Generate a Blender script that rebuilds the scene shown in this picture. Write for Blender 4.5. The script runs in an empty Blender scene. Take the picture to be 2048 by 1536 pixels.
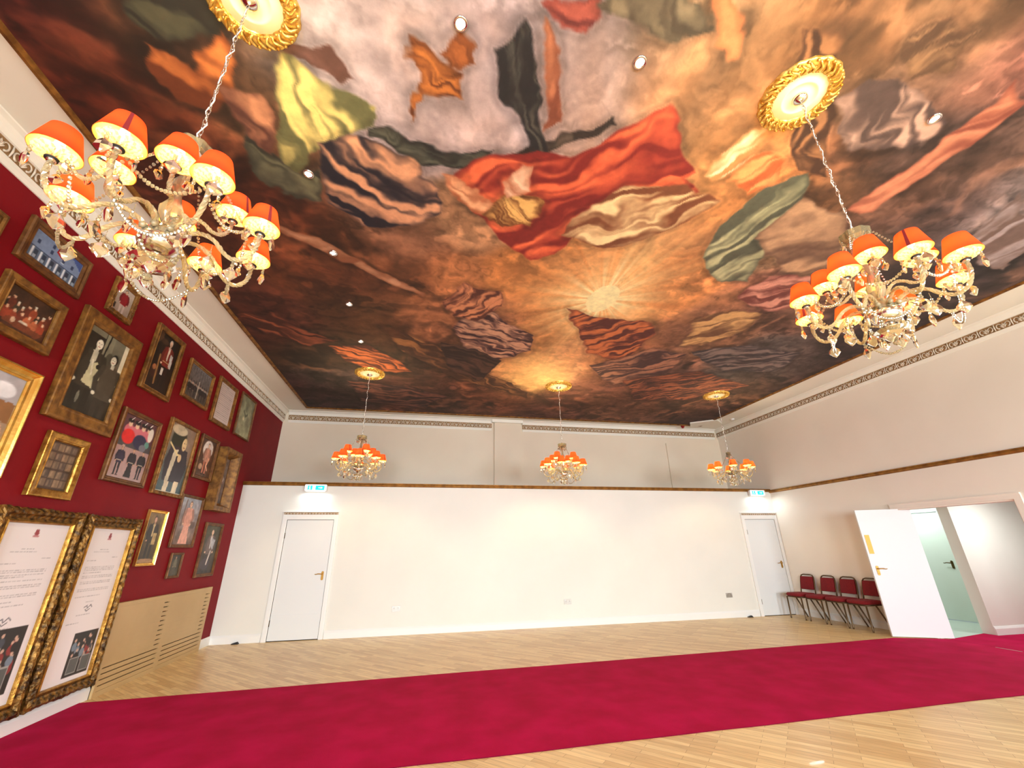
import bpy, math, random
import numpy as np
from mathutils import Matrix, Vector

# ---------------------------------------------------------------- camera, world, light, exposure
SC = bpy.context.scene
COL = SC.collection
cd = bpy.data.cameras.new('camera'); cam = bpy.data.objects.new('camera', cd); COL.objects.link(cam)
cd.sensor_width = 36.0; cd.lens = 14.5743; cd.clip_start = 0.05; cd.clip_end = 100
PITCH, ROLL, YAW = 0.377553, -0.014427, 0.205467
_f = Vector((math.sin(YAW)*math.cos(PITCH), math.cos(YAW)*math.cos(PITCH), math.sin(PITCH)))
_r = Vector((math.cos(YAW), -math.sin(YAW), 0)); _u = _r.cross(_f)
_r2 = _r*math.cos(ROLL) + _u*math.sin(ROLL); _u2 = _u*math.cos(ROLL) - _r*math.sin(ROLL)
cam.matrix_world = Matrix(((_r2.x, _u2.x, -_f.x, 0), (_r2.y, _u2.y, -_f.y, 0), (_r2.z, _u2.z, -_f.z, 1.44), (0, 0, 0, 1)))
SC.camera = cam
SC.view_settings.view_transform = 'Standard'; SC.view_settings.look = 'None'
SC.view_settings.gamma = 1.0; SC.view_settings.use_curve_mapping = False
SC.view_settings.exposure = 0.6
w = bpy.data.worlds.new('world'); SC.world = w; w.use_nodes = True
w.node_tree.nodes['Background'].inputs[0].default_value = (0.75, 0.87, 1.0, 1); w.node_tree.nodes['Background'].inputs[1].default_value = 0.6
try:
    SC.cycles.max_bounces = 10; SC.cycles.diffuse_bounces = 5; SC.cycles.transparent_max_bounces = 24
    SC.cycles.transmission_bounces = 8; SC.cycles.glossy_bounces = 4
    SC.cycles.sample_clamp_indirect = 6.0; SC.cycles.use_denoising = True
    SC.cycles.caustics_reflective = False; SC.cycles.caustics_refractive = False
except Exception: pass

WINDOW_W = 258.0       # daylight through each of the three windows behind the camera
BULB_W = 7.5           # each chandelier bulb
DOWN_W = 14.0           # each recessed downlight
LOBBY_W = 30.0
def area(name, loc, rot, sx, sy, power, col):
    l = bpy.data.lights.new(name, 'AREA'); l.shape = 'RECTANGLE'; l.size = sx; l.size_y = sy
    l.energy = power; l.color = col
    o = bpy.data.objects.new(name, l); o.location = loc; o.rotation_euler = rot; COL.objects.link(o); return o
WINX = (-1.2, 2.4, 6.0)
for wx in WINX:
    o_ = area('window_daylight', (wx, -4.30, 1.75), (math.radians(70), 0, 0), 1.9, 1.9, WINDOW_W, (0.84, 0.94, 1.0)); o_.data.spread = math.radians(140)
area('lobby_ceiling_light', (9.7, 5.1, 2.32), (0, 0, 0), 0.6, 0.6, LOBBY_W, (0.95, 1.0, 0.98))
area('hall_green_fill', (9.8, 7.4, 2.32), (0, 0, 0), 0.4, 0.4, 16.0, (0.92, 1.0, 0.96))  # added fill in place of the hallway's green daylight, not a real lamp

# ---------------------------------------------------------------- room numbers (metres)
XL, XR = -3.416, 8.269        # left (red) wall, right wall
YB, YU = 8.941, 10.38         # lower back wall, upper back wall set further back
YF = -4.35                    # wall behind the camera
ZH = 4.58                     # ceiling
ZT = 2.655                    # underside of the gilt rail
RNG = random.Random(7)
PI = math.pi

# ---------------------------------------------------------------- materials
def lin(c):
    c = np.asarray(c, float)/255.0
    return np.where(c <= 0.04045, c/12.92, ((c+0.055)/1.055)**2.4)
def rgb(*c):
    v = lin(c); return (float(v[0]), float(v[1]), float(v[2]), 1.0)
def mat(name, color=(0.8, 0.8, 0.8, 1), rough=0.5, metal=0.0, coat=0.0, spec=0.5):
    m = bpy.data.materials.new(name); m.use_nodes = True
    b = m.node_tree.nodes['Principled BSDF']
    b.inputs['Base Color'].default_value = color; b.inputs['Roughness'].default_value = rough
    b.inputs['Metallic'].default_value = metal; b.inputs['Coat Weight'].default_value = coat
    b.inputs['Specular IOR Level'].default_value = spec
    return m
def N(m, t, **kw):
    n = m.node_tree.nodes.new(t)
    for k, v in kw.items(): setattr(n, k, v)
    return n
def L(m, a, b): m.node_tree.links.new(a, b)
def bsdf(m): return m.node_tree.nodes['Principled BSDF']
def add_noise(m, scale, c1, c2, bump=0.0, bscale=None, detail=5.0, lo=0.35, hi=0.65, dist=0.01, coords='Object', stretch=None):
    tc = N(m, 'ShaderNodeTexCoord'); src = tc.outputs[coords]
    if stretch:
        mp = N(m, 'ShaderNodeMapping'); mp.inputs['Scale'].default_value = stretch
        L(m, src, mp.inputs['Vector']); src = mp.outputs['Vector']
    n = N(m, 'ShaderNodeTexNoise'); n.inputs['Scale'].default_value = scale; n.inputs['Detail'].default_value = detail
    L(m, src, n.inputs['Vector'])
    r = N(m, 'ShaderNodeValToRGB'); r.color_ramp.elements[0].position = lo; r.color_ramp.elements[1].position = hi
    r.color_ramp.elements[0].color = c1; r.color_ramp.elements[1].color = c2
    L(m, n.outputs['Fac'], r.inputs['Fac']); L(m, r.outputs['Color'], bsdf(m).inputs['Base Color'])
    if bump:
        n2 = N(m, 'ShaderNodeTexNoise'); n2.inputs['Scale'].default_value = bscale or scale*3; n2.inputs['Detail'].default_value = 4
        L(m, src, n2.inputs['Vector'])
        bp = N(m, 'ShaderNodeBump'); bp.inputs['Strength'].default_value = bump; bp.inputs['Distance'].default_value = dist
        L(m, n2.outputs['Fac'], bp.inputs['Height']); L(m, bp.outputs['Normal'], bsdf(m).inputs['Normal'])
    return m
M = {}
M['wall'] = add_noise(mat('white wall paint', rough=0.6), 1.2, (0.75, 0.735, 0.675, 1), (0.78, 0.765, 0.705, 1), 0.05, 60)
M['wall_up'] = add_noise(mat('lamp-warmed cream upper wall', rough=0.65), 1.2, (0.76, 0.655, 0.52, 1), (0.79, 0.69, 0.55, 1), 0.05, 60)  # cream, with the chandeliers' warm light put into the colour
M['wall_r'] = add_noise(mat('cream right wall paint', rough=0.65), 1.2, (0.83, 0.77, 0.68, 1), (0.86, 0.80, 0.71, 1), 0.05, 60)
M['ceil'] = add_noise(mat('ceiling paint', rough=0.7), 1.5, (0.83, 0.81, 0.73, 1), (0.86, 0.84, 0.76, 1))
M['red'] = add_noise(mat('crimson wall paint', rough=0.6, spec=0.15), 1.6, (0.185, 0.0045, 0.009, 1), (0.22, 0.006, 0.011, 1), 0.08, 90)
M['white'] = mat('white gloss paint', (0.82, 0.82, 0.80, 1), 0.32)
M['door'] = mat('white door paint', (0.74, 0.755, 0.755, 1), 0.4, spec=0.3)
M['hall_green_tint'] = mat('hall paint with green daylight tint', (0.60, 0.68, 0.62, 1), 0.5)  # green tint of the hallway daylight is mixed into this colour
M['hall_floor'] = mat('hall vinyl', (0.50, 0.58, 0.52, 1), 0.4)
M['rail'] = add_noise(mat('bronze gilt rail', rough=0.42, metal=0.55), 9, rgb(122, 80, 28), rgb(160, 112, 48), 0.2, 40)
M['gold'] = add_noise(mat('gilded moulding', rough=0.34, metal=0.75), 16, rgb(136, 92, 32), rgb(196, 148, 66), 0.5, 55, dist=0.006)
M['gold_dull'] = add_noise(mat('dull gilt wood', rough=0.5, metal=0.35), 14, rgb(98, 62, 22), rgb(150, 104, 44), 0.4, 60, dist=0.004)
M['gold_brown'] = add_noise(mat('brown gilt wood', rough=0.5, metal=0.3), 14, rgb(88, 52, 24), rgb(124, 82, 40), 0.4, 60, dist=0.004)
M['gold_bright'] = add_noise(mat('bright gold leaf', rough=0.25, metal=0.9), 10, rgb(222, 172, 80), rgb(250, 212, 122), 0.25, 40, dist=0.003)
M['gold_antique'] = add_noise(mat('antique carved gilding', rough=0.42, metal=0.6), 22, rgb(58, 38, 13), rgb(150, 108, 46), 0.7, 60, dist=0.006)
M['leaf_gold'] = add_noise(mat('gold leaf rose', rough=0.3, metal=0.7), 30, rgb(206, 146, 50), rgb(255, 226, 130), 0.4, 60, dist=0.004)
M['ornament'] = add_noise(mat('cornice relief', rough=0.6), 20, (0.62, 0.53, 0.42, 1), (0.72, 0.64, 0.53, 1))
M['orn_back'] = add_noise(mat('cornice ground', rough=0.7), 12, rgb(136, 104, 66), rgb(166, 132, 92))
M['brass'] = mat('satin brass', rgb(176, 132, 58), 0.45, 0.55)
M['brass_dk'] = mat('dark brass', rgb(92, 74, 40), 0.35, 0.8)
M['chrome'] = mat('chrome', (0.78, 0.76, 0.74, 1), 0.12, 1.0)
M['silver'] = add_noise(mat('silvered bowl', rough=0.18, metal=1.0), 25, (0.62, 0.62, 0.62, 1), (0.9, 0.9, 0.88, 1), 0.3, 45, dist=0.004)
M['socket'] = mat('brushed steel plate', rgb(178, 172, 164), 0.4, 0.5)
M['black'] = mat('black rubber', (0.012, 0.011, 0.011, 1), 0.6)
M['dark'] = mat('dark slot', (0.02, 0.014, 0.008, 1), 0.9)
M['red_plastic'] = mat('red plastic', rgb(150, 18, 18), 0.4)
M['beige'] = add_noise(mat('beige radiator cover paint', rough=0.45), 2, rgb(182, 152, 104), rgb(190, 160, 112))
M['carpet'] = add_noise(mat('crimson carpet', rough=0.95, spec=0.1), 3.0, rgb(166, 6, 58), rgb(186, 9, 73), 0.8, 240, detail=14, lo=0.34, hi=0.66, dist=0.004)
M['carpet_edge'] = mat('darkened carpet edge', rgb(96, 2, 34), 0.95, spec=0.1)  # carpet sides coloured darker to offset the window light on them
M['chair_red'] = add_noise(mat('crimson chair cloth', rough=0.85), 60, rgb(112, 4, 14), rgb(132, 7, 20), 0.3, 200)
M['chair_frame'] = mat('bronze chair tube', rgb(96, 74, 48), 0.35, 0.6)
M['plaster'] = mat('cream plaster rose', rgb(250, 240, 205), 0.5)

def emis(name, col, s):
    m = bpy.data.materials.new(name); m.use_nodes = True; nt = m.node_tree
    nt.nodes.remove(nt.nodes['Principled BSDF'])
    e = nt.nodes.new('ShaderNodeEmission'); e.inputs[0].default_value = col; e.inputs[1].default_value = s
    nt.links.new(e.outputs[0], nt.nodes['Material Output'].inputs[0]); return m
M['bulb'] = emis('lit bulb', (1.0, 0.80, 0.42, 1), 8.0)
_nt = M['bulb'].node_tree; _e = [n for n in _nt.nodes if n.type == 'EMISSION'][0]      # a clear glass bulb: its lamp shines through it
_t = _nt.nodes.new('ShaderNodeBsdfTransparent'); _x = _nt.nodes.new('ShaderNodeMixShader'); _x.inputs[0].default_value = 0.25
_nt.links.new(_t.outputs[0], _x.inputs[1]); _nt.links.new(_e.outputs[0], _x.inputs[2]); _nt.links.new(_x.outputs[0], _nt.nodes['Material Output'].inputs[0])
M['down'] = emis('lit downlight lens', (1.0, 0.93, 0.80, 1), 2.2)
M['sign'] = emis('lit sign face', (0.95, 1.0, 1.0, 1), 1.25)
M['sign_green'] = emis('lit sign pictogram', (0.03, 0.80, 0.74, 1), 1.0)
# glass and cloth that let light through
def glass(name, tint, t, diff, rough):
    m = bpy.data.materials.new(name); m.use_nodes = True; nt = m.node_tree
    nt.nodes.remove(nt.nodes['Principled BSDF']); out = nt.nodes['Material Output']
    tr = nt.nodes.new('ShaderNodeBsdfTransparent'); tr.inputs[0].default_value = tint
    gl = nt.nodes.new('ShaderNodeBsdfGlossy'); gl.inputs['Roughness'].default_value = rough; gl.inputs[0].default_value = (1, 0.98, 0.93, 1)
    df = nt.nodes.new('ShaderNodeBsdfTranslucent'); df.inputs[0].default_value = (0.9, 0.80, 0.52, 1)
    d2 = nt.nodes.new('ShaderNodeBsdfDiffuse'); d2.inputs[0].default_value = (0.85, 0.76, 0.5, 1)
    mx0 = nt.nodes.new('ShaderNodeMixShader'); mx0.inputs[0].default_value = 0.5
    nt.links.new(df.outputs[0], mx0.inputs[1]); nt.links.new(d2.outputs[0], mx0.inputs[2])
    mx1 = nt.nodes.new('ShaderNodeMixShader'); mx1.inputs[0].default_value = diff
    nt.links.new(tr.outputs[0], mx1.inputs[1]); nt.links.new(mx0.outputs[0], mx1.inputs[2])
    fr = nt.nodes.new('ShaderNodeFresnel'); fr.inputs[0].default_value = t
    mx2 = nt.nodes.new('ShaderNodeMixShader')
    nt.links.new(fr.outputs[0], mx2.inputs[0]); nt.links.new(mx1.outputs[0], mx2.inputs[1]); nt.links.new(gl.outputs[0], mx2.inputs[2])
    nt.links.new(mx2.outputs[0], out.inputs[0]); return m
M['crystal'] = glass('cut crystal', (0.93, 0.90, 0.84, 1), 1.65, 0.30, 0.06)
M['crystal_arm'] = glass('twisted glass', (0.90, 0.82, 0.64, 1), 1.7, 0.46, 0.06)
M['dish_cut'] = glass('pressed glass, cut facets', (0.34, 0.26, 0.13, 1), 1.6, 0.12, 0.10)
M['dish'] = glass('pressed glass', (0.80, 0.70, 0.50, 1), 1.6, 0.22, 0.10)
def cloth(name, col, trans, mixf):
    m = bpy.data.materials.new(name); m.use_nodes = True; nt = m.node_tree
    nt.nodes.remove(nt.nodes['Principled BSDF']); out = nt.nodes['Material Output']
    d = nt.nodes.new('ShaderNodeBsdfDiffuse'); d.inputs[0].default_value = col
    t = nt.nodes.new('ShaderNodeBsdfTranslucent'); t.inputs[0].default_value = trans
    mx = nt.nodes.new('ShaderNodeMixShader'); mx.inputs[0].default_value = mixf
    nt.links.new(d.outputs[0], mx.inputs[1]); nt.links.new(t.outputs[0], mx.inputs[2]); nt.links.new(mx.outputs[0], out.inputs[0])
    return m
M['shade_out'] = cloth('orange red shade cloth', (0.80, 0.06, 0.045, 1), (1.0, 0.148, 0.075, 1), 0.80)
M['shade_in'] = cloth('cream shade lining', (0.62, 0.52, 0.07, 1), (0.97, 0.84, 0.40, 1), 0.72)
M['shade_seam'] = mat('dark shade seam', rgb(120, 18, 24), 0.8)

def vcol_mat(name, rough=0.5, brush=0.0, scale=40, coat=0.0):
    m = mat(name, rough=rough, coat=coat)
    a = N(m, 'ShaderNodeVertexColor', layer_name='paint')
    src = a.outputs['Color']
    if brush:
        tc = N(m, 'ShaderNodeTexCoord'); n = N(m, 'ShaderNodeTexNoise'); n.inputs['Scale'].default_value = scale
        n.inputs['Detail'].default_value = 6; n.inputs['Roughness'].default_value = 0.65
        L(m, tc.outputs['Object'], n.inputs['Vector'])
        mr = N(m, 'ShaderNodeMapRange'); mr.inputs[1].default_value = 0.3; mr.inputs[2].default_value = 0.7
        mr.inputs[3].default_value = 1-brush; mr.inputs[4].default_value = 1+brush
        L(m, n.outputs['Fac'], mr.inputs[0])
        mx = N(m, 'ShaderNodeVectorMath', operation='SCALE'); L(m, src, mx.inputs[0]); L(m, mr.outputs[0], mx.inputs['Scale'])
        src = mx.outputs[0]
    L(m, src, bsdf(m).inputs['Base Color']); return m
M['mural'] = vcol_mat('painted ceiling canvas', 0.75, 0.16, 9)
M['canvas'] = vcol_mat('painted picture', 0.45)

# oak strip floor
def oak():
    m = mat('oak strip floor', rough=0.36, coat=0.05, spec=0.4)
    tc = N(m, 'ShaderNodeTexCoord'); mp = N(m, 'ShaderNodeMapping'); mp.inputs['Rotation'].default_value = (0, 0, math.radians(45))
    L(m, tc.outputs['Object'], mp.inputs['Vector'])
    br = N(m, 'ShaderNodeTexBrick'); br.offset = 0.37; br.squash = 1.0
    br.inputs['Scale'].default_value = 1.0; br.inputs['Brick Width'].default_value = 0.46; br.inputs['Row Height'].default_value = 0.06
    br.inputs['Mortar Size'].default_value = 0.0012; br.inputs['Bias'].default_value = -0.1
    br.inputs['Color1'].default_value = rgb(238, 208, 150); br.inputs['Color2'].default_value = rgb(208, 168, 110); br.inputs['Mortar'].default_value = rgb(150, 110, 66)
    L(m, mp.outputs['Vector'], br.inputs['Vector'])
    m2 = N(m, 'ShaderNodeMapping'); m2.inputs['Scale'].default_value = (3, 40, 1); L(m, mp.outputs['Vector'], m2.inputs['Vector'])
    n = N(m, 'ShaderNodeTexNoise'); n.inputs['Scale'].default_value = 1.6; n.inputs['Detail'].default_value = 5; L(m, m2.outputs['Vector'], n.inputs['Vector'])
    mr = N(m, 'ShaderNodeMapRange'); mr.inputs[1].default_value = 0.3; mr.inputs[2].default_value = 0.7; mr.inputs[3].default_value = 0.82; mr.inputs[4].default_value = 1.1
    L(m, n.outputs['Fac'], mr.inputs[0])
    mx = N(m, 'ShaderNodeVectorMath', operation='SCALE'); L(m, br.outputs['Color'], mx.inputs[0]); L(m, mr.outputs[0], mx.inputs['Scale'])
    L(m, mx.outputs[0], bsdf(m).inputs['Base Color']); return m
M['oak'] = oak()

# ---------------------------------------------------------------- mesh helpers
class MB:
    def __init__(s): s.v = []; s.f = []; s.mi = []; s.sm = []
    def add(s, vs, fs, mi=0, smooth=False):
        o = len(s.v); s.v.extend([tuple(map(float, p)) for p in vs]); s.f.extend([tuple(i+o for i in f) for f in fs])
        s.mi.extend([mi]*len(fs)); s.sm.extend([smooth]*len(fs)); return s
    def box(s, x0, x1, y0, y1, z0, z1, mi=0):
        return s.add([(x0, y0, z0), (x1, y0, z0), (x1, y1, z0), (x0, y1, z0), (x0, y0, z1), (x1, y0, z1), (x1, y1, z1), (x0, y1, z1)],
                     [(0, 3, 2, 1), (4, 5, 6, 7), (0, 1, 5, 4), (1, 2, 6, 5), (2, 3, 7, 6), (3, 0, 4, 7)], mi)
    def obox(s, p0, ax, ay, az, mi=0):     # a box from a corner and three edge vectors
        p0, ax, ay, az = map(np.array, (p0, ax, ay, az))
        vs = [p0, p0+ax, p0+ax+ay, p0+ay, p0+az, p0+ax+az, p0+ax+ay+az, p0+ay+az]
        return s.add(vs, [(0, 3, 2, 1), (4, 5, 6, 7), (0, 1, 5, 4), (1, 2, 6, 5), (2, 3, 7, 6), (3, 0, 4, 7)], mi)
    def lathe(s, prof, n=16, c=(0, 0, 0), mi=0, smooth=True, scallop=0.0, lobes=0, caps=True):
        vs = []; k = len(prof)
        for i in range(n):
            a = 2*PI*i/n
            for j, (r, z) in enumerate(prof):
                rr = r*(1+scallop*math.cos(lobes*a)) if lobes else r
                vs.append((c[0]+rr*math.cos(a), c[1]+rr*math.sin(a), c[2]+z))
        fs = []
        for i in range(n):
            i2 = (i+1) % n
            for j in range(k-1): fs.append((i*k+j, i2*k+j, i2*k+j+1, i*k+j+1))
        if caps:
            if prof[0][0] > 1e-5: fs.append(tuple(i*k for i in reversed(range(n))))
            if prof[-1][0] > 1e-5: fs.append(tuple(i*k+k-1 for i in range(n)))
        return s.add(vs, fs, mi, smooth)
    def tube(s, pts, rad, n=8, mi=0, smooth=True, twist=0.0, flat=0.0, closed=False):
        P = [Vector(p) for p in pts]; m = len(P); vs = []; fs = []
        rads = rad if hasattr(rad, '__len__') else [rad]*m
        up = Vector((0, 0, 1)); prev = None
        for i in range(m):
            a = P[(i-1) % m] if (closed or i > 0) else P[i]; b = P[(i+1) % m] if (closed or i < m-1) else P[i]
            t = (b-a).normalized() if (b-a).length > 1e-9 else Vector((0, 0, 1))
            if prev is None:
                ref = up if abs(t.z) < 0.95 else Vector((1, 0, 0)); nx = t.cross(ref).normalized()
            else:
                nx = (prev - t*prev.dot(t))
                nx = nx.normalized() if nx.length > 1e-6 else t.cross(up).normalized()
            prev = nx; ny = t.cross(nx)
            for j in range(n):
                q = 2*PI*j/n + twist*i; rr = rads[i]*(1+flat*math.cos(2*(2*PI*j/n)))
                vs.append(P[i] + nx*(rr*math.cos(q)) + ny*(rr*math.sin(q)))
        for i in range(m if closed else m-1):
            i2 = (i+1) % m
            for j in range(n): fs.append((i*n+j, i*n+(j+1) % n, i2*n+(j+1) % n, i2*n+j))
        if not closed: fs += [tuple(reversed(range(n))), tuple((m-1)*n+j for j in range(n))]
        return s.add(vs, fs, mi, smooth)
    def ball(s, c, r, n=8, k=5, mi=0, sz=1.0, smooth=True):
        prof = [(max(1e-6, r*math.sin(PI*j/k)), -r*sz*math.cos(PI*j/k)) for j in range(k+1)]
        return s.lathe(prof, n, c, mi, smooth, caps=False)
    def prism(s, pts, d, origin, ax, ay, an, mi=0):     # a flat outline given thickness
        o, ax, ay, an = map(np.array, (origin, ax, ay, an)); n = len(pts)
        a = [o+ax*p[0]+ay*p[1] for p in pts]; b = [q+an*d for q in a]
        fs = [tuple(range(n, 2*n)), tuple(reversed(range(n)))] + [(i, (i+1) % n, (i+1) % n+n, i+n) for i in range(n)]
        return s.add(a+b, fs, mi)
    def mesh(s, name, mats):
        me = bpy.data.meshes.new(name); me.from_pydata(s.v, [], s.f)
        for m in (mats if isinstance(mats, (list, tuple)) else [mats]): me.materials.append(m)
        me.polygons.foreach_set('material_index', s.mi); me.polygons.foreach_set('use_smooth', s.sm); me.update(); return me
    def obj(s, name, mats, parent=None, loc=(0, 0, 0), rot=(0, 0, 0)):
        return link(name, s.mesh(name, mats), parent, loc, rot)
def link(name, me, parent=None, loc=(0, 0, 0), rot=(0, 0, 0)):
    o = bpy.data.objects.new(name, me); COL.objects.link(o); o.location = loc; o.rotation_euler = rot
    if parent: o.parent = parent
    return o
def tag(o, label, cat, group=None, kind=None):
    o['label'] = label; o['category'] = cat
    if group: o['group'] = group
    if kind: o['kind'] = kind
    return o
def empty(name, loc, rot=(0, 0, 0)):
    return link(name, None, None, loc, rot)
def fix_normals(o):
    import bmesh
    bm = bmesh.new(); bm.from_mesh(o.data); bmesh.ops.recalc_face_normals(bm, faces=bm.faces); bm.to_mesh(o.data); bm.free(); return o
def grid_mesh(name, fn, nu, nv, cols, m):
    """cols: (nv, nu, 3) linear colours; fn(u, v) -> x, y, z arrays"""
    uu, vv = np.meshgrid(np.linspace(0, 1, nu), np.linspace(0, 1, nv)); x, y, z = fn(uu, vv)
    co = np.stack([x, y, z], -1).reshape(-1, 3).astype(np.float32)
    idx = np.arange(nu*nv).reshape(nv, nu)
    q = np.stack([idx[:-1, :-1], idx[:-1, 1:], idx[1:, 1:], idx[1:, :-1]], -1).reshape(-1, 4)
    me = bpy.data.meshes.new(name); me.vertices.add(len(co)); me.vertices.foreach_set('co', co.ravel())
    me.loops.add(q.size); me.loops.foreach_set('vertex_index', q.ravel().astype(np.int32))
    me.polygons.add(len(q)); me.polygons.foreach_set('loop_start', (np.arange(len(q))*4).astype(np.int32))
    me.polygons.foreach_set('loop_total', np.full(len(q), 4, np.int32))
    me.update(calc_edges=True); me.validate()
    a = me.color_attributes.new('paint', 'FLOAT_COLOR', 'POINT')
    c4 = np.ones((nu*nv, 4), np.float32); c4[:, :3] = np.clip(cols.reshape(-1, 3), 0, 1); a.data.foreach_set('color', c4.ravel())
    me.materials.append(m); return me
# value noise for the painted things
def _hash(ix, iy, seed):
    h = (ix.astype(np.int64)*374761393 + iy.astype(np.int64)*668265263 + seed*1442695041) & 0xFFFFFFFF
    h = ((h ^ (h >> 13))*1274126177) & 0xFFFFFFFF
    return ((h ^ (h >> 16)) & 0xFFFF)/65535.0
def vnoise(x, y, seed=0):
    ix = np.floor(x); iy = np.floor(y); fx = x-ix; fy = y-iy
    fx = fx*fx*fx*(fx*(fx*6-15)+10); fy = fy*fy*fy*(fy*(fy*6-15)+10)
    a = _hash(ix, iy, seed); b = _hash(ix+1, iy, seed); c = _hash(ix, iy+1, seed); d = _hash(ix+1, iy+1, seed)
    return (a*(1-fx)+b*fx)*(1-fy) + (c*(1-fx)+d*fx)*fy
def fbm(x, y, seed=0, o=4, g=0.5):
    t = 0; a = 1; n = 0
    for i in range(o):
        t = t + a*vnoise(x*2**i + i*17.3, y*2**i - i*9.1, seed+i); n += a; a *= g
    return t/n

# ---------------------------------------------------------------- the setting
def struct(name, mb, mats, label, cat):
    o = mb.obj(name, mats); return tag(o, label, cat, kind='structure')
T = 0.15
struct('floor', MB().box(XL-T, XR+0.2, YF-T, YU+T, -0.1, 0.0), M['oak'], 'pale oak strip floor laid diagonally across the hall', 'floor')
struct('floor_lobby', MB().box(XR+0.2, 13.0, 3.2, 10.0, -0.1, 0.0), M['hall_floor'], 'grey green vinyl floor of the hallway beyond the open door', 'floor')
struct('ceiling', MB().box(XL-T, XR+T, YF-T, YU+T, ZH, ZH+0.1), M['ceil'], 'cream plaster ceiling border around the painted canvas', 'ceiling')
struct('wall_left', MB().box(XL-T, XL, YF-T, YU+T, 0, ZH), M['red'], 'dark crimson wall hung with framed pictures', 'wall')
OY0, OY1, OZ = 4.56, 6.20, 2.0
struct('wall_right', MB().box(XR, XR+0.16, YF-T, OY0, 0, ZH).box(XR, XR+0.16, OY1, YU+T, 0, ZH).box(XR, XR+0.16, OY0, OY1, OZ, ZH), M['wall_r'],
       'cream right wall with the wide opening to the lobby', 'wall')
struct('wall_back_lower', MB().box(XL, XR, YB, YB+0.12, 0, ZT+0.03), M['wall'], 'white lower back wall with a door at each end', 'wall')
ub = MB().box(XL-T, XR+T, YU, YU+T, 0, ZH)
ub.box(1.666, 2.359, YU-0.07, YU, ZT+0.03, 4.50)
ub.box(6.55, 7.15, YU-0.035, YU, ZT+0.03, 4.13)
struct('wall_back_upper', ub, M['wall_up'], 'upper back wall set behind the gilt rail, with a flat pier', 'wall')
fr = MB(); xs = [XL-T] + [q for wx in WINX for q in (wx-0.95, wx+0.95)] + [XR+T]
for i in range(0, len(xs), 2): fr.box(xs[i], xs[i+1], YF-T, YF, 0, ZH)
for wx in WINX: fr.box(wx-0.95, wx+0.95, YF-T, YF, 0, 0.6); fr.box(wx-0.95, wx+0.95, YF-T, YF, 2.9, ZH)
struct('wall_front', fr, M['wall'], 'white wall behind the viewer with three tall windows', 'wall')
for i, wx in enumerate(WINX):
    g = MB().box(wx-0.95, wx+0.95, YF-0.13, YF-0.09, 0.6, 0.66).box(wx-0.95, wx+0.95, YF-0.13, YF-0.09, 2.84, 2.9).box(wx-0.95, wx-0.89, YF-0.13, YF-0.09, 0.66, 2.84).box(wx+0.89, wx+0.95, YF-0.13, YF-0.09, 0.66, 2.84).box(wx-0.03, wx+0.03, YF-0.13, YF-0.09, 0.66, 2.84).box(wx-0.89, wx+0.89, YF-0.125, YF-0.095, 1.72, 1.77)
    struct('window_%d' % (i+1), g, M['white'], 'white sash window behind the viewer, number %s from the red wall' % ('one', 'two', 'three')[i], 'window')
# lobby and hallway beyond the opening
struct('wall_lobby', MB().box(9.36, 13.0, 6.13, 6.31, 0, 2.5), M['wall'], 'white lobby wall stub facing the opening', 'wall')
struct('wall_hall', MB().box(10.45, 10.6, 6.31, 7.02, 0, 2.5).box(10.45, 10.6, 7.02, 7.86, 2.04, 2.5).box(10.45, 10.6, 7.86, 10.0, 0, 2.5).box(XR+0.16, 10.6, 9.85, 10.0, 0, 2.5), M['hall_green_tint'], 'hallway wall coloured with a green daylight tint, beyond the open door', 'wall')
struct('wall_lobby_end', MB().box(12.9, 13.0, 3.2, 6.13, 0, 2.5).box(XR+0.16, 13.0, 3.1, 3.2, 0, 2.5), M['wall'], 'far end wall of the lobby', 'wall')
struct('ceiling_lobby', MB().box(XR+0.16, 13.0, 3.1, 10.0, 2.42, 2.5), M['white'], 'low white ceiling of the lobby', 'ceiling')
# skirtings
SK = [(0, 0), (0.022, 0), (0.022, 0.095), (0.012, 0.118), (0.006, 0.13), (0, 0.13)]
def skirt(mb, p, q, nrm):
    d = np.array(q)-np.array(p); vs = []
    for e in (p, q): vs += [(e[0]+nrm[0]*a, e[1]+nrm[1]*a, b) for a, b in SK]
    k = len(SK); fs = [(i, (i+1) % k, (i+1) % k+k, i+k) for i in range(k)] + [tuple(range(k)), tuple(range(2*k-1, k-1, -1))]
    return mb.add(vs, fs)
fix_normals(struct('baseboard_left', skirt(skirt(MB(), (XL, YF), (XL, 6.148), (1, 0)), (XL, 8.505), (XL, YB), (1, 0)), M['white'], 'white skirting board along the crimson wall', 'skirting board'))
fix_normals(struct('baseboard_back', skirt(skirt(MB(), (XL, YB), (-2.62, YB), (0, -1)), (-1.60, YB), (7.28, YB), (0, -1)), M['white'], 'white skirting board along the lower back wall', 'skirting board'))
fix_normals(struct('baseboard_right', skirt(skirt(MB(), (XR, YF), (XR, OY0-0.08), (-1, 0)), (XR, OY1+0.08), (XR, YB), (-1, 0)), M['white'], 'white skirting board behind the row of chairs', 'skirting board'))
fix_normals(struct('baseboard_lobby', skirt(MB(), (9.36, 6.13), (12.9, 6.13), (0, -1)), M['white'], 'white skirting board on the lobby wall stub', 'skirting board'))
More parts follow.
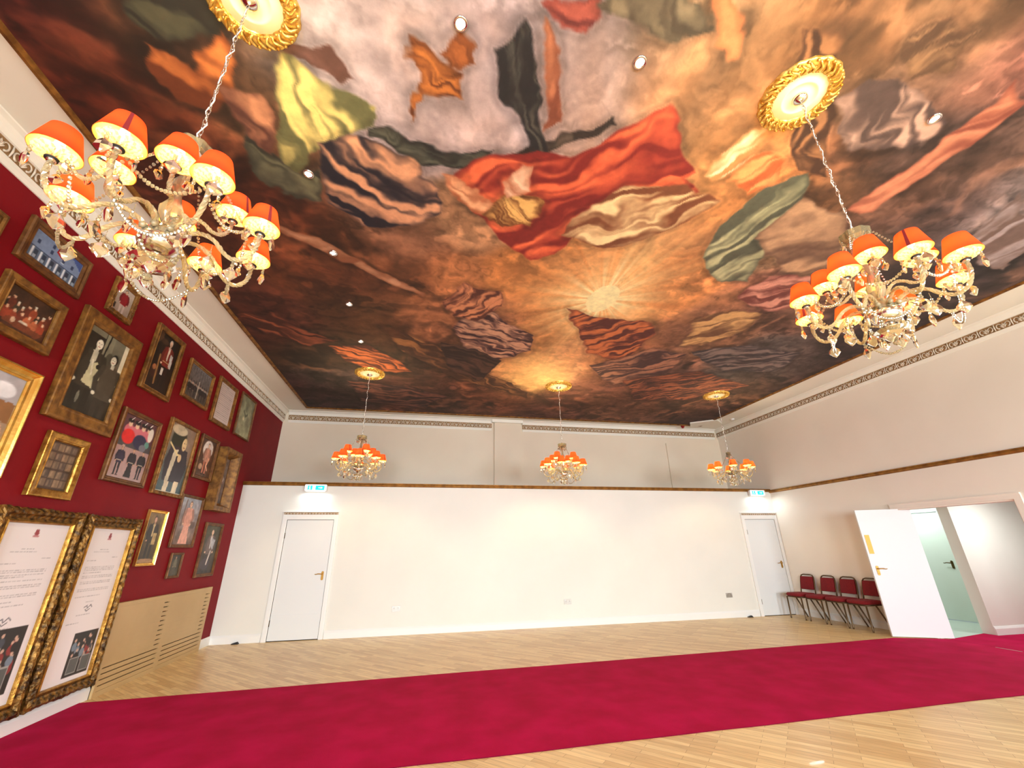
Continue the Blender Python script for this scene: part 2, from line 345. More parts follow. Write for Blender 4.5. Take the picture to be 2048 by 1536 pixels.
# gilt rail along the lower back wall and the right wall
RP = [(0, 0), (0.018, 0.004), (0.034, 0.018), (0.040, 0.036), (0.030, 0.052), (0.034, 0.066), (0.0, 0.074)]
def rail(mb, p, q, nrm, z):
    vs = []
    for e in (p, q): vs += [(e[0]+nrm[0]*a, e[1]+nrm[1]*a, z+b) for a, b in RP]
    k = len(RP); return mb.add(vs, [(i, (i+1) % k, (i+1) % k+k, i+k) for i in range(k)] + [tuple(range(k)), tuple(range(2*k-1, k-1, -1))])
r_ = rail(MB(), (XL, YB), (XR, YB), (0, -1), ZT-0.02); r_.box(XL, XR, YB-0.01, YB+0.13, ZT+0.028, ZT+0.052)
fix_normals(struct('trim_1', r_, M['rail'], 'dark gilt rail capping the lower back wall', 'rail'))
fix_normals(struct('trim_2', rail(MB(), (XR, YF), (XR, YB), (-1, 0), ZT-0.045), M['rail'], 'dark gilt rail running along the right wall', 'rail'))
# cornice: plain bed mould, sunk relief band, cove
CP = [(0, 4.30), (0.012, 4.30), (0.026, 4.33), (0.040, 4.345), (0.040, 4.358), (0.030, 4.362), (0.030, 4.478), (0.046, 4.482), (0.050, 4.496), (0.062, 4.53), (0.085, 4.556), (0.12, 4.570), (0.125, ZH), (0, ZH)]
def cornice(name, p, q, nrm, label, pitch=0.20):
    """p->q runs so that the relief reads left to right seen from the room"""
    p = np.array(p); q = np.array(q); nrm = np.array(nrm); vs = []
    for e in (p, q): vs += [(e[0]+nrm[0]*a, e[1]+nrm[1]*a, b) for a, b in CP]
    k = len(CP); mb = MB()
    for i in range(k): mb.add([vs[i], vs[(i+1) % k], vs[(i+1) % k+k], vs[i+k]], [(0, 1, 2, 3)], 1 if i == 5 else 0)
    mb.add([vs[i] for i in range(k)], [tuple(range(k))]); mb.add([vs[i+k] for i in range(k)], [tuple(reversed(range(k)))])
    o = fix_normals(struct(name, mb, [M['ceil'], M['orn_back']], label, 'cornice'))
    rel = MB(); ln = np.linalg.norm(q-p); d = (q-p)/ln; n = int(ln/pitch)
    def P3(s_, z, a): return (p[0]+d[0]*s_+nrm[0]*a, p[1]+d[1]*s_+nrm[1]*a, z)
    proto = MB()
    h0, h1 = 4.366, 4.474; hm = (h0+h1)/2; s0 = pitch/n if n else pitch
    for sgn in (-1, 1):     # a pair of scrolls around a five-petal shell
        pts = []
        for t in range(9):
            a = -PI/2 + sgn*0 + t/8*1.45*PI
            rr = 0.034*(1-0.045*t)
            pts.append((sgn*(0.048+rr*math.cos(a)*1.0), hm+rr*1.25*math.sin(a)))
        proto_pts = pts
        for c_ in range(n):
            base = (c_+0.5)*ln/n
            rel.tube([P3(base+a, b, 0.036) for a, b in proto_pts], [0.010-0.0006*t for t in range(9)], 4)
    for c_ in range(n):
        base = (c_+0.5)*ln/n
        for j in range(5):
            a = PI/2 + (j-2)*0.5
            tip = (0.047*math.cos(a), 4.376+0.075*math.sin(a))
            rel.tube([P3(base+tip[0]*0.15, 4.374, 0.032), P3(base+tip[0]*0.6, 4.374+(tip[1]-4.374)*0.6, 0.044), P3(base+tip[0], tip[1], 0.036)], [0.004, 0.0095, 0.003], 4)
        e = (c_)*ln/n
        if c_: rel.tube([P3(e, 4.368, 0.034), P3(e, 4.42, 0.042), P3(e, 4.472, 0.034)], [0.006, 0.010, 0.006], 4)
    rel.obj('relief_band', M['ornament'], o); return o
cornice('trim_3', (XL, YF), (XL, YU), (1, 0), 'cream cornice with a leaf and scroll band above the crimson wall')
cornice('trim_4', (XL+0.12, YU), (1.60, YU), (0, -1), 'cornice above the upper back wall, left of the pier')
cornice('trim_5', (2.42, YU), (XR-0.12, YU), (0, -1), 'cornice above the upper back wall, right of the pier')
cornice('trim_6', (XR, YU), (XR, YF), (-1, 0), 'cream cornice with a relief band above the right wall')
struct('trim_7', MB().box(1.60, 2.42, YU-0.12, YU-0.07, 4.50, ZH), M['ceil'], 'plain ceiling cove over the pier of the upper back wall', 'cornice')

# doors
def handle(parent, hx, z, y, side, dk=False, ax=(1, 0), nr=(0, -1)):
    """brass backplate with a lever; ax = direction along the door, nr = outward"""
    m = M['brass_dk'] if dk else M['brass']
    def P(a, n, zz): return (hx+ax[0]*a+nr[0]*n, y+ax[1]*a+nr[1]*n, zz)
    mb = MB(); prof = []
    for t in range(24):
        q = 2*PI*t/24; prof.append((0.021*math.cos(q), z+0.055*(1 if math.sin(q) > 0 else -1)+0.021*math.sin(q)))
    mb.prism([(a, b) for a, b in prof], 0.008, P(0, 0, 0), (ax[0], ax[1], 0), (0, 0, 1), (nr[0], nr[1], 0))
    mb.tube([P(0, 0, z+0.03), P(0, 0.045, z+0.03)], 0.009, 10)
    pts = [P(0, 0.045, z+0.03), P(side*0.025, 0.050, z+0.032), P(side*0.07, 0.048, z+0.034), P(side*0.105, 0.046, z+0.026), P(side*0.125, 0.044, z+0.030)]
    mb.tube(pts, [0.009, 0.009, 0.008, 0.007, 0.006], 8); mb.ball(P(0, 0.008, z-0.045), 0.006, 8, 4)
    return fix_normals(mb.obj('handle', m, parent))
def closed_door(name, x0, x1, ax0, ax1, label):
    root = tag(empty(name, (0, 0, 0)), label, 'door', kind='structure')
    lf = MB().box(x0+0.004, x1-0.004, YB-0.012, YB-0.002, 0.012, 1.995)
    for k in range(5): lf.box(x0+0.004, x1-0.004, YB-0.016, YB-0.010, 0.012+k*0.3966+(0.003 if k else 0), 0.012+(k+1)*0.3966-(0.003 if k < 4 else 0))
    lf.obj('leaf', M['door'], root)
    MB().box(x0-0.004, x1+0.004, YB-0.006, YB-0.0005, 0.0, 2.003).obj('rebate', M['dark'], root)
    a = MB()
    for s0, s1 in ((ax0, x0-0.004), (x1+0.004, ax1)):
        a.box(s0, s1, YB-0.03, YB, 0, 2.09); a.box(s0+0.012, s1-0.012, YB-0.036, YB-0.03, 0, 2.08)
    a.box(x0-0.004, x1+0.004, YB-0.03, YB, 2.003, 2.09)
    a.box(ax0, ax1, YB-0.034, YB, 2.09, 2.146); a.box(ax0-0.01, ax1+0.005, YB-0.044, YB, 2.140, 2.150)
    a.obj('architrave', M['white'], root)
    rb = MB(); n = int((ax1-ax0)/0.055)
    rb.box(ax0+0.01, ax1-0.01, YB-0.036, YB-0.034, 2.096, 2.138, 1)
    for k in range(n):
        cx = ax0+(k+0.5)*(ax1-ax0)/n
        for dx in (-0.016, 0, 0.016): rb.tube([(cx+dx*0.4, YB-0.037, 2.099), (cx+dx, YB-0.041, 2.120), (cx+dx*1.2, YB-0.037, 2.136)], [0.003, 0.006, 0.002], 4)
    rb.obj('relief_band', [M['ornament'], M['orn_back']], root)
    for hz in (0.28, 1.72): MB().tube([(x0+0.001, YB-0.024, hz-0.05), (x0+0.001, YB-0.024, hz+0.05)], 0.008, 8).obj('hinge', M['brass_dk'], root)
    handle(root, x1-0.07, 1.02, YB-0.016, -1); return root
closed_door('door_1', -2.52, -1.69, -2.605, -1.61, 'closed white door beside the crimson wall')
closed_door('door_2', 7.38, 8.185, 7.295, 8.262, 'closed white door in the corner behind the chairs')
# the open door leaf, hinged at the lobby opening
H0 = np.array((8.425, 6.089)); H1 = np.array((7.682, 6.468)); dv = (H1-H0)/np.linalg.norm(H1-H0); dn = np.array((dv[1], -dv[0]))
if dn[1] > 0: dn = -dn
LW = float(np.linalg.norm(H1-H0))
d3 = tag(empty('door_3', (0, 0, 0)), 'white door standing wide open in front of the last chair', 'door', kind='structure')
MB().obox((H0[0], H0[1], 0.01), (dv[0]*LW, dv[1]*LW, 0), (-dn[0]*0.042, -dn[1]*0.042, 0), (0, 0, 1.99)).obj('leaf', M['door'], d3)
hp = H1-dv*0.078; fix_normals(handle(d3, hp[0], 1.0, hp[1], 1, ax=tuple(-dv), nr=tuple(dn)))
pp = H1-dv*0.032
pl = MB().obox((pp[0]+dn[0]*0.0005, pp[1]+dn[1]*0.0005, 1.268), (-dv[0]*0.07, -dv[1]*0.07, 0), (dn[0]*0.004, dn[1]*0.004, 0), (0, 0, 0.31)); fix_normals(pl.obj('finger_plate', M['brass'], d3))
# architrave around the opening, lobby door in the hallway
a = MB(); yo0, yo1 = OY0-0.085, OY1+0.075
a.box(XR-0.028, XR, yo0, OY0, 0, OZ+0.085).box(XR-0.028, XR, OY1, yo1, 0, OZ+0.085).box(XR-0.028, XR, OY0, OY1, OZ, OZ+0.085).box(XR-0.036, XR-0.028, yo0, yo1, OZ+0.068, OZ+0.085)
a.box(XR, XR+0.17, OY0, OY0+0.02, 0, OZ).box(XR, XR+0.17, OY1-0.02, OY1, 0, OZ).box(XR, XR+0.17, OY0+0.02, OY1-0.02, OZ-0.02, OZ)
struct('trim_8', a, M['wall_r'], 'cream moulded surround of the wide lobby opening', 'door frame')
d4 = tag(empty('door_4', (0, 0, 0)), 'pale green closed door down the hallway', 'door', kind='structure')
MB().box(10.452, 10.49, 7.06, 7.82, 0.012, 2.03).obj('leaf', M['hall_green_tint'], d4)
MB().box(10.425, 10.45, 6.98, 7.05, 0, 2.09).box(10.425, 10.45, 7.83, 7.90, 0, 2.09).box(10.425, 10.45, 7.05, 7.83, 2.035, 2.09).obj('architrave', M['hall_green_tint'], d4)
handle(d4, 10.452, 1.02, 7.12, 1, dk=True, ax=(0, 1), nr=(-1, 0))

# ---------------------------------------------------------------- fittings
for i, (sx, lb) in enumerate(((-0.395, 'grey double socket on the lower back wall, nearest the door by the crimson wall'), (2.94, 'grey double socket in the middle of the lower back wall'), (6.62, 'grey double socket nearest the corner door behind the chairs'))):
    s = tag(empty('wall_socket', (sx, YB, 0.43)), lb, 'socket', 'sockets along the lower back wall')
    MB().box(-0.074, 0.074, -0.009, 0, -0.044, 0.044).obj('plate', M['socket'], s)
    for q in (-0.036, 0.036):
        m_ = MB().box(q-0.004, q+0.004, -0.0097, -0.0088, 0.002, 0.016); m_.box(q-0.016, q-0.009, -0.0097, -0.0088, -0.020, -0.016); m_.box(q+0.009, q+0.016, -0.0097, -0.0088, -0.020, -0.016); m_.obj('socket_outlet', M['dark'], s)
        MB().box(q-0.006+(0.02 if q > 0 else -0.02), q+0.006+(0.02 if q > 0 else -0.02), -0.012, -0.009, 0.022, 0.036).obj('rocker', M['white'], s)
def exit_sign(x0, x1, z0, z1, label):
    c = (x0+x1)/2; s = tag(empty('exit_sign', (c, YB, (z0+z1)/2)), label, 'exit sign', 'lit exit signs over the doors')
    hw, hh = (x1-x0)/2, (z1-z0)/2
    y1 = -0.042                      # the front of the box stands clear of the gilt rail
    mb = MB(); mb.prism([(-hw+0.015, -hh), (hw-0.015, -hh), (hw, -hh+0.02), (hw, hh-0.02), (hw-0.015, hh), (-hw+0.015, hh), (-hw, hh-0.02), (-hw, -hh+0.02)], 0.06, (0, y1, 0), (1, 0, 0), (0, 0, 1), (0, -1, 0))
    mb.box(-hw+0.03, hw-0.03, y1, 0, -hh+0.012, hh-0.03)
    fix_normals(mb.obj('housing', M['white'], s)); yf = y1-0.0605
    MB().box(-hw+0.012, hw-0.012, yf-0.003, yf, -hh+0.014, hh-0.012).obj('lit_panel', M['sign'], s)
    g = MB(); o = (0, yf-0.0035, 0); k = hh*0.62
    # running figure in a doorway on the left, doorway block with an arrow on the right
    def pr(p): g.prism(p, 0.0015, o, (1, 0, 0), (0, 0, 1), (0, -1, 0))
    def bx(a, b, c_, d): pr([(a, c_), (b, c_), (b, d), (a, d)])
    L0 = -hw*0.72
    bx(L0, L0+0.085, -k, k)
    man = MB()
    def pr(p): man.prism([(a+0.004, b) for a, b in p], 0.001, (0, yf-0.0052, 0), (1, 0, 0), (0, 0, 1), (0, -1, 0))
    pr([(L0+0.034, 0.018), (L0+0.046, 0.022), (L0+0.043, -0.004), (L0+0.03, -0.008)]); pr([(L0+0.036+0.008*math.cos(t*PI/4), 0.030+0.008*math.sin(t*PI/4)) for t in range(8)])
    pr([(L0+0.03, -0.008), (L0+0.040, -0.004), (L0+0.026, -k), (L0+0.018, -k)]); pr([(L0+0.036, -0.006), (L0+0.044, -0.004), (L0+0.054, -0.028), (L0+0.047, -0.032)])
    pr([(L0+0.034, 0.018), (L0+0.036, 0.011), (L0+0.018, 0.002), (L0+0.016, 0.009)])
    fix_normals(man.obj('running_figure', M['sign'], s))
    def pr(p): g.prism(p, 0.0015, o, (1, 0, 0), (0, 0, 1), (0, -1, 0))
    R0, R1 = -hw*0.02, hw*0.78; am = (R0+R1)/2
    bx(R0, R1, k*0.42, k); bx(R0, R1, -k, -k*0.42); bx(R0, am-0.03, -k*0.42, k*0.42); bx(am+0.055, R1, -k*0.42, k*0.42)
    pr([(am+0.02, k*0.42), (am+0.055, k*0.42), (am+0.055, 0)]); pr([(am+0.02, -k*0.42), (am+0.055, 0), (am+0.055, -k*0.42)])
    bx(am-0.03, am+0.012, k*0.16, k*0.42); bx(am-0.03, am+0.012, -k*0.42, -k*0.16)
    fix_normals(g.obj('pictogram', M['sign_green'], s))
    MB().box(-hw+0.03, hw-0.03, y1-0.05, y1-0.01, -hh-0.002, -hh+0.001).obj('downlight_strip', M['sign'], s)
    l = area('exit_glow', (0, y1-0.03, -hh-0.006), (math.radians(-14), 0, 0), hw*1.6, 0.04, 3.2, (0.93, 1.0, 1.0)); l.parent = s
exit_sign(-2.292, -1.886, 2.523, 2.655, 'lit exit sign over the door beside the crimson wall')
exit_sign(7.62, 8.03, 2.535, 2.668, 'lit exit sign over the corner door behind the chairs')
for px, lb in (((-2.985, 8.885), 'small black door stop on the floor left of the door by the crimson wall'), ((7.0, 8.885), 'small black door stop on the floor left of the corner door')):
    m_ = MB().add([(-0.055, -0.03, 0), (0.055, -0.03, 0), (0.055, 0.03, 0), (-0.055, 0.03, 0), (-0.05, -0.02, 0.012), (0.03, -0.02, 0.034), (0.03, 0.02, 0.034), (-0.05, 0.02, 0.012)],
                  [(0, 3, 2, 1), (4, 5, 6, 7), (0, 1, 5, 4), (1, 2, 6, 5), (2, 3, 7, 6), (3, 0, 4, 7)])
    tag(m_.obj('door_stop', M['black'], None, (px[0], px[1], 0)), lb, 'door stop')
# carpet runner across the room and the mat piece in the opening
def slab(name, pts, h, m, label, cat):
    mb = MB(); n = len(pts); vs = [(x, y, 0.0) for x, y in pts] + [(x, y, h) for x, y in pts]
    mb.add(vs, [tuple(reversed(range(n))), tuple(range(n, 2*n))] + [(i, (i+1) % n, (i+1) % n+n, i+n) for i in range(n)])
    mb.mi[2:] = [1]*n
    return tag(fix_normals(mb.obj(name, [m, M['carpet_edge']])), label, cat)
def edge(p, q, n, amp, seed):
    r = random.Random(seed); return [(p[0]+(q[0]-p[0])*i/n, p[1]+(q[1]-p[1])*i/n+r.uniform(-amp, amp)) for i in range(n+1)]
slab('carpet_runner', edge((-3.392, 3.80), (8.36, 3.93), 24, 0.006, 1) + [(8.30, 6.12)] + edge((7.62, 6.40), (-3.392, 6.03), 24, 0.006, 2), 0.006, M['carpet'], 'long crimson carpet runner crossing the oak floor', 'carpet')
slab('carpet_mat', [(8.315, 6.10), (8.375, 3.93), (10.8, 3.9), (10.8, 6.10), (9.36, 6.10), (9.36, 6.30), (8.45, 6.12)], 0.005, M['carpet'], 'crimson carpet piece in the lobby beyond the threshold strip', 'carpet')
tag(MB().obox((8.262, 5.18, 0.0062), (0.018, 0.005, 0), (-0.005, 0.30, 0), (0, 0, 0.004)).obj('threshold_strip', M['chrome']), 'short bright metal strip at the carpet joint in the doorway', 'threshold strip')

# radiator cover
rc = tag(empty('radiator_cover', (XL+0.002, 7.30, 0)), 'beige slatted radiator cover low on the crimson wall', 'radiator cover')
y0, y1, zt = -1.150, 1.20, 0.915
pn = MB(); D = 0.05
pn.box(0, D, y0, y1, zt-0.02, zt); pn.box(0, D, y0, y0+0.04, 0, zt-0.02); pn.box(0, D, y1-0.07, y1, 0, zt-0.02); pn.box(0, D, -0.045, 0.045, 0, zt-0.02)
pn.box(0, D*0.5, y0, y1, 0, zt-0.02)
pn.obj('carcass', M['beige'], rc)
def slats(ya, yb, full, seed):
    mb = MB(); z = 0.05; n = 15; ht = (zt-0.09)/n
    for k in range(n):
        za = 0.05+k*ht; g = 0.011
        mb.box(D*0.5, D, ya, yb, za+g/2, za+ht-g/2)
        if 4 <= k < n-1: mb.box(D*0.5, D*0.985, ya, yb-0.13, za+ht-g/2, za+ht+g/2)
    mb.box(D*0.5, D, ya, yb, 0, 0.05+0.003); mb.box(D*0.5, D, ya, yb, zt-0.045, zt-0.02); return mb
slats(y0+0.04, -0.045, True, 1).obj('slatted_panel', M['beige'], rc); slats(0.045, y1-0.07, True, 2).obj('slatted_panel', M['beige'], rc)
MB().box(D*0.5-0.004, D*0.5+0.002, y0+0.05, y1-0.08, 0.04, zt-0.03).obj('dark_backing', M['dark'], rc)

# ceiling bits in the far right corner
tag(MB().add([(6.96, 9.70, ZH-0.045), (7.50, 9.30, ZH-0.045), (7.78, 9.52, ZH-0.045), (7.2, 10.06, ZH-0.045), (6.96, 9.70, ZH), (7.50, 9.30, ZH), (7.78, 9.52, ZH), (7.2, 10.06, ZH)],
    [(3, 2, 1, 0), (4, 5, 6, 7), (0, 1, 5, 4), (1, 2, 6, 5), (2, 3, 7, 6), (3, 0, 4, 7)]).obj('ceiling_hatch', M['ceil']), 'white access hatch cutting the far right corner of the mural', 'hatch')
al = tag(empty('fire_alarm', (6.94, 10.02, ZH)), 'small red fire alarm on the ceiling near the far right corner', 'alarm')
MB().lathe([(0.05, 0), (0.052, -0.03), (0.046, -0.05)], 16).obj('base', M['red_plastic'], al); MB().lathe([(0.04, -0.05), (0.038, -0.075), (0.015, -0.09), (0.0, -0.09)], 16).obj('sounder', M['red_plastic'], al)
sd = tag(empty('smoke_detector', (7.93, 9.25, ZH)), 'small white smoke detector on the ceiling border at the far right', 'smoke detector')
MB().lathe([(0.05, 0), (0.05, -0.015), (0.035, -0.035), (0, -0.038)], 16).obj('body', M['white'], sd)

# ---------------------------------------------------------------- banquet chairs along the right wall
def chair_parts():
    P = {}
    s = MB(); n = 20     # padded seat with rounded front
    def seat_out(k): return [(k*0.215*(1 if abs(math.cos(t)) < 1e-9 else math.copysign(abs(math.cos(t))**0.35, math.cos(t))), k*0.205*math.copysign(abs(math.sin(t))**0.35, math.sin(t))) for t in [2*PI*i/n+0.01 for i in range(n)]]
    lv = [(0.93, 0.425), (1.0, 0.435), (1.0, 0.465), (0.94, 0.482), (0.7, 0.488)]
    vs = []
    for k, z in lv: vs += [(x, y, z) for x, y in seat_out(k)]
    fs = [tuple(reversed(range(n))), tuple(range((len(lv)-1)*n, len(lv)*n))]
    for a in range(len(lv)-1): fs += [(a*n+i, a*n+(i+1) % n, (a+1)*n+(i+1) % n, (a+1)*n+i) for i in range(n)]
    s.add(vs, fs, 0, True); P['seat'] = s.mesh('seat', M['chair_red'])
    def bx(z): return 0.195+(z-0.43)*0.20
    b = MB(); out = []
    for z, hw in ((0.545, 0.155), (0.62, 0.155), (0.72, 0.152), (0.77, 0.148), (0.79, 0.13)): out.append((z, hw))
    vs = []
    for dx in (-0.022, 0.012):
        for z, hw in out: vs += [(bx(z)+dx, -hw, z), (bx(z)+dx-0.008*(dx < 0), 0, z), (bx(z)+dx, hw, z)]
    m_ = len(out)*3; fs = []
    for r in range(len(out)-1):
        for c_ in range(2):
            i = r*3+c_; fs.append((i, i+3, i+4, i+1)); fs.append((m_+i, m_+i+1, m_+i+4, m_+i+3))
        fs.append((r*3, m_+r*3, m_+r*3+3, r*3+3)); fs.append((r*3+2, r*3+5, m_+r*3+5, m_+r*3+2))
    t_ = (len(out)-1)*3
    fs += [(0, 1, m_+1, m_), (1, 2, m_+2, m_+1), (t_, m_+t_, m_+t_+1, t_+1), (t_+1, m_+t_+1, m_+t_+2, t_+2)]
    b.add(vs, fs, 0, False); P['backrest'] = b.mesh('backrest', M['chair_red'])
    f = MB(); arch = [(bx(0.43), -0.178, 0.43), (bx(0.55), -0.176, 0.55), (bx(0.70), -0.170, 0.70), (bx(0.78), -0.160, 0.78), (bx(0.815), -0.135, 0.815), (bx(0.83), -0.09, 0.83)]
    arch = arch + [(x, -y, z) for x, y, z in reversed(arch)]
    f.tube(arch, 0.012, 8); f.tube([(bx(0.545), -0.17, 0.545), (bx(0.545), 0.17, 0.545)], 0.008, 6); P['back_frame'] = f.mesh('back_frame', M['chair_frame'])
    sf = MB()
    for y in (-0.175, 0.175): sf.tube([(-0.19, y, 0.41), (0.20, y, 0.41)], 0.011, 6); 
    sf.tube([(-0.19, -0.175, 0.41), (-0.19, 0.175, 0.41)], 0.011, 6); sf.tube([(0.19, -0.175, 0.41), (0.19, 0.175, 0.41)], 0.011, 6); sf.box(-0.17, 0.17, -0.15, 0.15, 0.418, 0.426)
    P['seat_frame'] = sf.mesh('seat_frame', M['chair_frame'])
    for nm, y in (('legA', -0.178), ('legB', 0.178)):
        P[nm] = MB().tube([(-0.19, y, 0.41), (-0.195, y*1.03, 0.02), (-0.195, y*1.03, 0.0)], [0.014, 0.013, 0.014], 8).mesh('front_leg', M['chair_frame'])
    for nm, y in (('legC', -0.178), ('legD', 0.178)):
        P[nm] = MB().tube([(0.02, y, 0.41), (0.225, y*1.03, 0.02), (0.228, y*1.03, 0.0)], [0.014, 0.013, 0.014], 8).mesh('back_leg', M['chair_frame'])
    return P
CP_ = chair_parts()
def chair(x, y, rz, label):
    r = tag(empty('banquet_chair', (x, y, 0), (0, 0, rz)), label, 'chair', 'crimson banquet chairs along the right wall')
    for k, nm in (('seat', 'seat'), ('backrest', 'backrest'), ('back_frame', 'back_frame'), ('seat_frame', 'seat_frame'), ('legA', 'leg'), ('legB', 'leg'), ('legC', 'leg'), ('legD', 'leg')):
        link(nm, CP_[k], r)
for x, y, rz, lb in ((7.955, 8.42, 0.02, 'crimson banquet chair nearest the corner door, first of the row'), (7.955, 7.93, -0.02, 'crimson banquet chair, second from the corner door'),
                     (7.955, 7.48, 0.015, 'crimson banquet chair, third from the corner door'), (7.955, 7.03, -0.01, 'crimson banquet chair partly hidden by the open door')):
    chair(x, y, rz, lb)

# ---------------------------------------------------------------- painted pictures
class Cv:
    def __init__(s, w, h, res=95):
        s.w = max(24, int(w*res)); s.h = max(24, int(h*res)); s.u, s.v = np.meshgrid(np.linspace(0, 1, s.w), np.linspace(0, 1, s.h))
        s.asp = w/h; s.a = np.zeros((s.h, s.w, 3))
    def grad(s, bot, top):
        t = s.v[..., None]; s.a[:] = np.array(bot)*(1-t)+np.array(top)*t; return s
    def put(s, m, c, al=1.0):
        m = np.clip(m*al, 0, 1)[..., None]; s.a = s.a*(1-m)+np.array(c, float)*m; return s
    def ell(s, u, v, ru, rv, c, rot=0, soft=0.15, al=1.0):
        x = (s.u-u)*s.asp; y = s.v-v; cr, sr = math.cos(rot), math.sin(rot)
        X = (x*cr+y*sr)/(ru*s.asp); Y = (-x*sr+y*cr)/rv; d = np.sqrt(X*X+Y*Y); return s.put(np.clip((1-d)/soft+0.5, 0, 1), c, al)
    def poly(s, pts, c, al=1.0, warp=0.0, seed=0):
        U, V = s.u, s.v
        if warp:
            U = U+warp*(fbm(s.u*6, s.v*6/s.asp, seed)-0.5); V = V+warp*(fbm(s.u*6+9, s.v*6/s.asp, seed+3)-0.5)
        ins = np.zeros(U.shape, bool); n = len(pts)
        for i in range(n):
            x0, y0 = pts[i]; x1, y1 = pts[(i+1) % n]
            if y0 == y1: continue
            ins ^= ((V > min(y0, y1)) & (V <= max(y0, y1)) & (U < (V-y0)/(y1-y0)*(x1-x0)+x0))
        return s.put(ins.astype(float), c, al)
    def rect(s, u0, u1, v0, v1, c, al=1.0): return s.put(((s.u >= u0) & (s.u <= u1) & (s.v >= v0) & (s.v <= v1)).astype(float), c, al)
    def line(s, pts, wd, c, al=1.0):
        for (x0, y0), (x1, y1) in zip(pts[:-1], pts[1:]):
            dx, dy = (x1-x0)*s.asp, y1-y0; ll = dx*dx+dy*dy+1e-12
            px, py = (s.u-x0)*s.asp, s.v-y0; t = np.clip((px*dx+py*dy)/ll, 0, 1)
            d = np.hypot(px-t*dx, py-t*dy); s.put(np.clip((wd-d)/(0.3*wd+0.002)+0.5, 0, 1), c, al)
        return s
    def noise(s, amp, sc, seed=1, st=1.0):
        n = fbm(s.u*sc*s.asp, s.v*sc*st, seed, 4)-0.5; s.a = np.clip(s.a*(1+2*amp*n[..., None]), 0, 255); return s
    def man(s, u, vb, h, coat, legs, skin=(200, 150, 120), hair=(50, 36, 28), hat=None, face=0.0, dress=False, belt=None, shirt=None, wide=1.0, boots=None, arm=None):
        k = h/s.asp*wide                      # widths follow the height
        hip, sh, hd = vb+0.48*h, vb+0.81*h, vb+0.92*h
        if dress: s.poly([(u-0.16*k, vb), (u+0.16*k, vb), (u+0.07*k, vb+0.55*h), (u-0.07*k, vb+0.55*h)], legs, warp=0.015)
        else:
            for q in (-1, 1):
                s.poly([(u+q*0.02*k, hip), (u+q*0.11*k, hip), (u+q*0.09*k, vb+0.03*h), (u+q*0.03*k, vb+0.03*h)], legs)
                s.ell(u+q*0.07*k, vb+0.02*h, 0.05*k, 0.02*h, boots or (30, 26, 24))
                if boots: s.poly([(u+q*0.025*k, vb+0.24*h), (u+q*0.10*k, vb+0.24*h), (u+q*0.09*k, vb), (u+q*0.03*k, vb)], boots)
        s.poly([(u-0.13*k, sh-0.02*h), (u-0.06*k, sh+0.03*h), (u+0.06*k, sh+0.03*h), (u+0.13*k, sh-0.02*h), (u+0.12*k, hip-0.07*h), (u-0.12*k, hip-0.07*h)], coat, warp=0.01)
        if shirt: s.poly([(u-0.035*k, sh+0.02*h), (u+0.035*k, sh+0.02*h), (u+0.015*k, hip+0.06*h), (u-0.015*k, hip+0.06*h)], shirt)
        c2 = tuple(0.8*x for x in coat)
        for q in (-1, 1):
            ex = u+q*0.17*k; s.line([(u+q*0.12*k, sh-0.03*h), (ex, vb+0.62*h), (u+q*0.14*k, vb+0.47*h)], 0.035*h*wide, arm or c2); s.ell(u+q*0.14*k, vb+0.455*h, 0.028*k, 0.022*h, skin)
        if belt: s.rect(u-0.11*k, u+0.11*k, hip+0.015*h, hip+0.04*h, belt)
        s.rect(u-0.025*k, u+0.025*k, sh, hd-0.02*h, tuple(0.85*x for x in skin))
        s.ell(u, hd+0.012*h, 0.052*k, 0.068*h, hair); s.ell(u+face*k, hd-0.006*h, 0.042*k, 0.056*h, skin)
        d = tuple(0.45*x for x in skin)
        for q in (-1, 1): s.ell(u+face*k+q*0.017*k, hd+0.004*h, 0.007*k, 0.005*h, d)
        s.line([(u+face*k, hd), (u+face*k, hd-0.016*h)], 0.003*h, d, 0.6); s.line([(u+face*k-0.012*k, hd-0.032*h), (u+face*k+0.012*k, hd-0.032*h)], 0.004*h, (150, 70, 60))
        if hat: s.poly([(u-0.06*k, hd+0.03*h), (u+0.06*k, hd+0.03*h), (u+0.05*k, hd+0.085*h), (u-0.05*k, hd+0.085*h)], hat)
        return s
